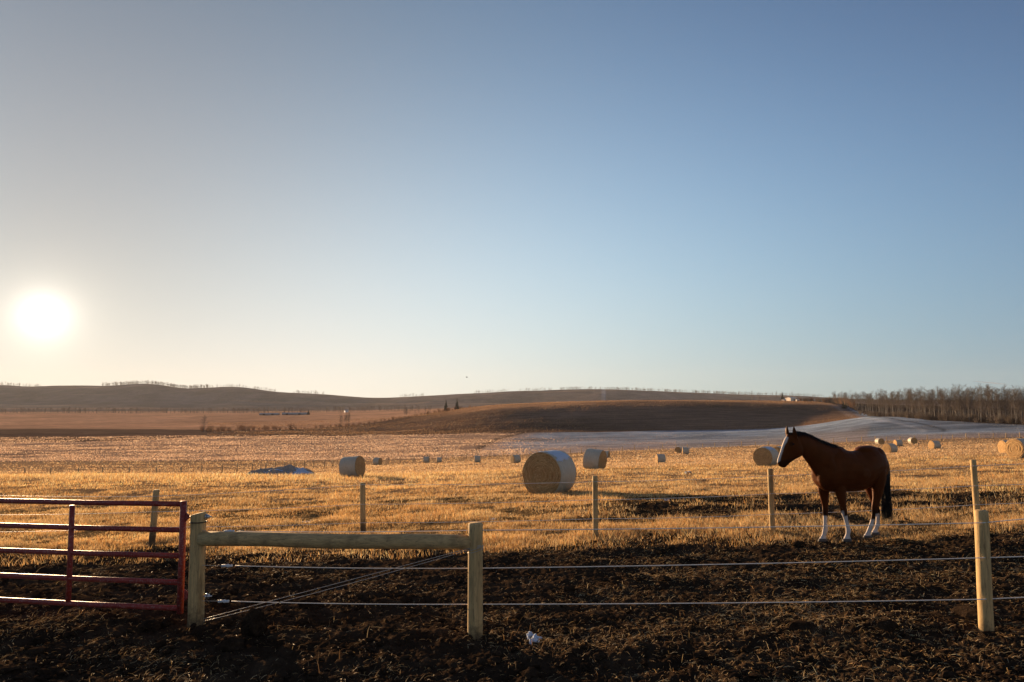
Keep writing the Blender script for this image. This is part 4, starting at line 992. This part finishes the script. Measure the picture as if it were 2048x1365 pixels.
def spruce(seed, H):
    rg_ = random.Random(seed); t = MB(); t.tube([(0, 0, -.3), (0, 0, H*.98)], [.16, .02], 6); c = MB()
    for i in range(int(H*26)):
        h = H*(.06+.93*(i/(H*26))); a = rg_.uniform(0, 6.28); L = (H-h)*.26*rg_.uniform(.7, 1.2)+.12; u_ = np.array([math.cos(a), math.sin(a), -.22]); s_ = np.array([-math.sin(a), math.cos(a), 0])*L*.22
        p0 = np.array([0, 0, h]); p1 = p0+u_*L*.55; p2 = p0+u_*L+np.array([0, 0, .06]); c.add([p0, p1-s_, p2, p1+s_], [(0, 1, 2), (0, 2, 3)])
        c.add([p0, p1+np.array([0, 0, -.12*L]), p2, p1+np.array([0, 0, .1])], [(0, 1, 2), (0, 2, 3)])
    return t.mesh('trunk', M_TWIG), c.mesh('crown', M_SPRUCE, False)
def plant(name, mm_, x, y, sc_, rz, label, cat, group, z=None, names=('trunk', 'crown'), szx=1.0):
    z = ground_at(x, y) if z is None else z; r = empty(name, (x, y, z), rz, label, cat, group); r.scale = (sc_*szx, sc_*szx, sc_)
    for nm, me_ in zip(names, mm_): link_me(nm, me_, r)
    return r
ASP = [aspen(s_, 11+.7*(s_ % 4), low=.25+.05*(s_ % 3)) for s_ in range(7)]
SHR = [shrub(s_, 3.2, 3.0) for s_ in range(5)]; SHR2 = [shrub(20+s_, 2.6, 2.6, M_TWIG, 50) for s_ in range(3)]
SPR = [spruce(1, 9), spruce(2, 9)]
rt = random.Random(5)
# aspen wood on the right: front row first, then the rows behind it
AL = 'bare pale-stemmed aspen standing in the wood along the right field edge'
AG = 'bare aspens of the right-hand wood'
k_ = 0
for i in range(270):
    f = (i+rt.random())/270; row = rt.choice((0, 0, 1, 2, 3, 4))
    px = 1668+f*510*1.0 + rt.uniform(-6, 6)
    D = np.interp(px, [1660, 1700, 1750, 1850, 1950, 2048, 2200], [600, 480, 372, 300, 272, 252, 238]) + row*7+rt.uniform(0, 6)
    hpx = np.interp(px, [1660, 1700, 1750, 1850, 2048, 2200], [20, 27, 44, 56, 66, 70])*rt.uniform(.86, 1.06); sc_ = hpx*D/F/12.2
    plant('aspen_tree', ASP[rt.randrange(7)], P(px, 830, D)[0], D, sc_, rt.uniform(0, 6), AL, 'tree', AG)
# thin scrub where the wood peters out, and brush along its foot
for i in range(44):
    px = 1600+i*2.6+rt.uniform(-3, 3); D = np.interp(px, [1600, 1660, 1720], [640, 600, 420])+rt.uniform(0, 20); s_ = rt.uniform(.9, 1.9)*np.interp(px, [1600, 1700], [.9, 1.25])
    plant('bare_shrub', SHR2[rt.randrange(3)] if i % 3 else SHR[rt.randrange(5)], P(px, 800, D)[0], D, s_, rt.uniform(0, 6), 'bare brown shrub in the scrub left of the aspen wood', 'shrub', 'shrubs left of the aspen wood', names=('stem', 'crown'))
for i in range(60):
    px = 1720+i*7.6+rt.uniform(-3, 3); D = np.interp(px, [1700, 1750, 1850, 1950, 2048, 2200], [440, 366, 296, 268, 248, 234])+rt.uniform(-2, 12); s_ = rt.uniform(.7, 1.5)
    plant('bare_shrub', SHR2[rt.randrange(3)], P(px, 835, D)[0], D, s_, rt.uniform(0, 6), 'low dark brush at the foot of the aspen wood', 'shrub', 'brush under the aspens', names=('stem', 'crown'))
# hedgerow climbing from the valley to the crest
HL = [(408, 858, 440), (480, 857, 440), (560, 855, 448), (640, 850, 462), (720, 843, 500), (800, 834, 545), (860, 826, 600), (905, 817, 640), (950, 812, 660)]
hp = np.array(HL, float)
for i in range(84):
    f = i/83; px = np.interp(f, np.linspace(0, 1, len(hp)), hp[:, 0])+rt.uniform(-3, 3); D = np.interp(px, hp[:, 0], hp[:, 2])+rt.uniform(-5, 14); s_ = rt.choice((.45, .6, .75, 1.05))*rt.uniform(.85, 1.15)*(1.2 if px < 600 else .9)*(1.2 if px > 850 else 1)
    plant('hedge_shrub', SHR[rt.randrange(5)], P(px, 840, D)[0], D, s_, rt.uniform(0, 6), 'rusty bare shrub in the long hedgerow climbing the valley side', 'shrub', 'shrubs of the climbing hedgerow', names=('stem', 'crown'))
for i in range(22):
    px = rt.choice((rt.uniform(680, 700), rt.uniform(790, 900), rt.uniform(810, 870))); D = np.interp(px, hp[:, 0], hp[:, 2])+rt.uniform(-3, 10)
    plant('aspen_tree', ASP[rt.randrange(7)], P(px, 840, D)[0], D, rt.uniform(.55, .85), rt.uniform(0, 6), 'thin bare young tree rising above the climbing hedgerow', 'tree', 'young trees in the climbing hedgerow', szx=.8)
for px, top, lab in ((892, 799, 'left dark spruce of the pair at the top of the hedgerow'), (914, 796, 'right and taller dark spruce of the pair at the top of the hedgerow')):
    D = 650; x = P(px, 815, D)[0]; z = ground_at(x, D); H = zof(top, D)-z; plant('spruce_tree', SPR[0 if px < 900 else 1], x, D, max(H, 5)/9, 1, lab, 'tree', 'spruces above the hedgerow')
plant('birch_tree', ASP[2], P(407, 850, 430)[0], 430, .80, 0, 'tall pale trunk catching the sun at the left end of the hedgerow', 'tree', None, szx=1.5)
for px, D, h_ in ((1565, 640, 9), (1539, 1500, 14)):
    x = P(px, 800, D)[0]; plant('spruce_tree', SPR[0], x, D, h_/9, 0, 'dark spruce beside the white barn' if D < 1000 else 'lone far spruce on the skyline left of the barn', 'tree', None)
for px, D, s_ in ((1686, 470, .62), (1691, 474, .5)): plant('spruce_tree', SPR[1], P(px, 800, D)[0], D, s_, 0, ('taller' if s_ > .6 else 'smaller')+' little dark spruce where the aspen wood begins', 'tree', None)
for px in (1505, 1518, 1533, 1553, 1585, 1597): plant('aspen_tree', ASP[rt.randrange(7)], P(px, 800, 670)[0], 670, rt.uniform(.75, .95), rt.uniform(0, 6), 'thin bare tree on the crest around the white barn', 'tree', 'bare trees on the crest by the barn', szx=.8)
# valley tree belt far left (reads as one mass)
def mass(name, items, mat, label, cat, wmul=1.0):
    mb = MB(); rg_ = random.Random(9)
    for (x, y, z, H) in items:
        b0 = np.array([x, y, z-.5]); r_ = H*.016*wmul; mb.tube([b0, b0+np.array([0, 0, H*.9])], [r_*1.3, r_*.5], 3, False)
        for k in range(9):
            h = H*rg_.uniform(.3, .9); a = rg_.uniform(0, 6.28); L = H*rg_.uniform(.12, .3); p0 = b0+np.array([0, 0, h]); mb.tube([p0, p0+np.array([math.cos(a)*L, math.sin(a)*L, L*rg_.uniform(.3, 1.1)])], [r_*.7, r_*.3], 3, False)
    o = mb.build(name, mat); tag(o, label, cat, kind='stuff'); return o
def belt(n, px0, px1, D0, D1, H0, H1, fn=far_z, dens=None):
    out = []
    for i in range(n):
        px = rt.uniform(px0, px1); D = rt.uniform(D0, D1); x = P(px, 820, D)[0]
        if dens is not None and vn(np.array([px*.035]), np.array([D*.002]), 7)[0] < dens: continue
        out.append((x, D, float(fn(np.array([x]), np.array([D]))[0]), rt.uniform(H0, H1)))
    return out
mass('tree_belt', belt(950, -200, 840, 1080, 1250, 5, 11), M_TWIG, 'far belt of bare trees along the valley floor below the hills', 'tree belt', 1.3)
mass('hill_woods', belt(1500, -250, 1500, 3060, 3180, 9, 17, hill_z, -.12)+belt(500, 1120, 1650, 3000, 3180, 9, 15, hill_z)+belt(260, 200, 420, 3050, 3180, 14, 20, hill_z), M_TWIG, 'bare woods standing along the skyline of the far hills', 'far woods', 1.5)
# ------------------------------------------------------------------ buildings
M_WHITE = simple('white_cladding', (.72, .66, .56), .6); M_ROOFG = simple('grey_metal_roof', (.22, .24, .26), .4); M_DOOR = simple('dark_door', (.08, .06, .05), .7); M_GREY = simple('grey_cladding', (.30, .26, .24), .7)
def building(name, px, D, w, d, h, rh, rz, wall, roof, label, cat='building', doors=((0, 1.2, 2.2),), yy=805):
    x = P(px, yy, D)[0]; z = ground_at(x, D)-.1; r = empty(name, (x, D, z), rz, label, cat)
    b = MB(); b.box((-w/2, -d/2, 0), (w/2, d/2, h)); b.add([(-w/2, -d/2, h), (-w/2, d/2, h), (-w/2, 0, h+rh)], [(0, 1, 2)]); b.add([(w/2, -d/2, h), (w/2, d/2, h), (w/2, 0, h+rh)], [(0, 2, 1)]); b.build('wall', wall, r, False)
    b = MB(); e = .35; t = .12
    for s_ in (-1, 1):
        V = [(-w/2-e, s_*(d/2+e), h-rh*e/(d/2)+.03), (w/2+e, s_*(d/2+e), h-rh*e/(d/2)+.03), (w/2+e, 0, h+rh+.03), (-w/2-e, 0, h+rh+.03)]; V += [(a_, b_, c_+t) for a_, b_, c_ in V]
        b.add(V, [(0, 1, 2, 3), (7, 6, 5, 4), (0, 4, 5, 1), (1, 5, 6, 2), (2, 6, 7, 3), (3, 7, 4, 0)])
    b.build('roof', roof, r, False)
    for (dx_, dw, dh) in doors:
        b = MB(); b.box((dx_-dw/2, -d/2-.05, .05), (dx_+dw/2, -d/2-.003, dh)); b.build('door', M_DOOR, r, False)
    return r
building('barn', 1581, 628, 5.6, 7, 3.0, .9, .35, M_WHITE, M_WHITE, 'small white barn glowing in the sun on the crest', doors=((1.2, 1.4, 2.0),))
building('shed', 1568, 622, 2.6, 3, 1.2, .7, .5, M_WHITE, M_WHITE, 'low white lean-to shed just left of the white barn', 'shed', doors=((0, .7, 1.0),))
building('shed', 1594.5, 632, 2.4, 3, 1.8, .5, .2, M_WHITE, M_WHITE, 'little white shed just right of the white barn', 'shed', doors=((0, .8, 1.4),))
building('farm_building', 540, 900, 24, 9, 1.5, 1.0, .05, M_GREY, M_ROOFG, 'long low grey farm building, left of the two in the valley', doors=((-6, 3, 2), (5, 3, 2)))
building('farm_building', 592, 900, 33, 9, 1.6, 1.2, .05, M_GREY, M_ROOFG, 'long low grey farm building, right of the two in the valley', doors=((-10, 3, 2), (6, 3, 2)))
building('farmhouse', 693, 1040, 5, 5, 3.0, 1.2, .5, simple('white_paint', (.8, .82, .85), .5), M_ROOFG, 'tiny white farmhouse among the trees below the far hills', 'house', doors=((0, .9, 2.0),))
plant('spruce_tree', SPR[1], P(617, 825, 880)[0], 880, .75, 0, 'dark tree at the right end of the long farm building', 'tree', None, szx=1.6)
# ------------------------------------------------------------------ bird and contrail
M_BIRD = simple('bird_plumage', (.05, .045, .04), .7); q = P(933.5, 755, 60); b = MB()
b.tube([q+np.array([-.09, 0, .02]), q+np.array([-.05, 0, .015]), q+np.array([.02, 0, 0]), q+np.array([.09, 0, -.02])], [.006, .028, .032, .008], 8)
b.v = [v-q for v in b.v]; br = empty('bird', q, 0, 'tiny dark bird flying above the far hills', 'bird'); b.build('body', M_BIRD, br)
for s_ in (-1, 1):
    b = MB(); V = [(-.03, 0, .01), (.04, 0, .01), (.05, s_*.16, .05), (.0, s_*.18, .06), (.05, s_*.32, .02)]; b.add(V+[(a_, b_, c_-.006) for a_, b_, c_ in V], [(0, 1, 2, 3), (3, 2, 4), (8, 7, 6, 5), (9, 7, 8), (0, 5, 6, 1), (1, 6, 7, 2), (2, 7, 9, 4), (4, 9, 8, 3), (3, 8, 5, 0)]); b.build('wing', M_BIRD, br)
m = MT('contrail_vapour'); m.color((.8, .8, .8)); tr_ = m.n('ShaderNodeBsdfTransparent'); mx = m.n('ShaderNodeMixShader'); mx.inputs[0].default_value = .55
m.l(m.b.outputs[0], mx.inputs[1]); m.l(tr_.outputs[0], mx.inputs[2]); m.l(mx.outputs[0], m.out.inputs['Surface'])
A = P(1946, 762.5, 9000); Bq = P(2012, 769, 9600); b = MB(); b.tube([A+(Bq-A)*t-A for t in np.linspace(0, 1, 8)], [2, 4, 5.5, 7, 8, 8, 6, 2], 8)
o = b.build('contrail', m.m); o.location = tuple(A); tag(o, 'faint short aircraft trail low in the sky at the far right', 'contrail')
# ------------------------------------------------------------------ the air
me = bpy.data.meshes.new('haze'); b = MB(); b.box((-5200, -70, -40), (5200, 4700, 260)); me = b.mesh('haze', None, False)
hm = bpy.data.materials.new('thin_haze'); hm.use_nodes = True; hn = hm.node_tree.nodes
for nd in list(hn):
    if nd.type == 'BSDF_PRINCIPLED': hn.remove(nd)
pv = hn.new('ShaderNodeVolumePrincipled'); pv.inputs['Color'].default_value = (.90, .92, .95, 1); pv.inputs['Density'].default_value = HAZE; pv.inputs['Anisotropy'].default_value = .15
hm.node_tree.links.new(pv.outputs[0], hn['Material Output'].inputs['Volume']); me.materials.append(hm)
o = link_me('haze', me); tag(o, kind='stuff'); o['label'] = 'thin pale evening haze over the valley and far hills'; o['category'] = 'haze'
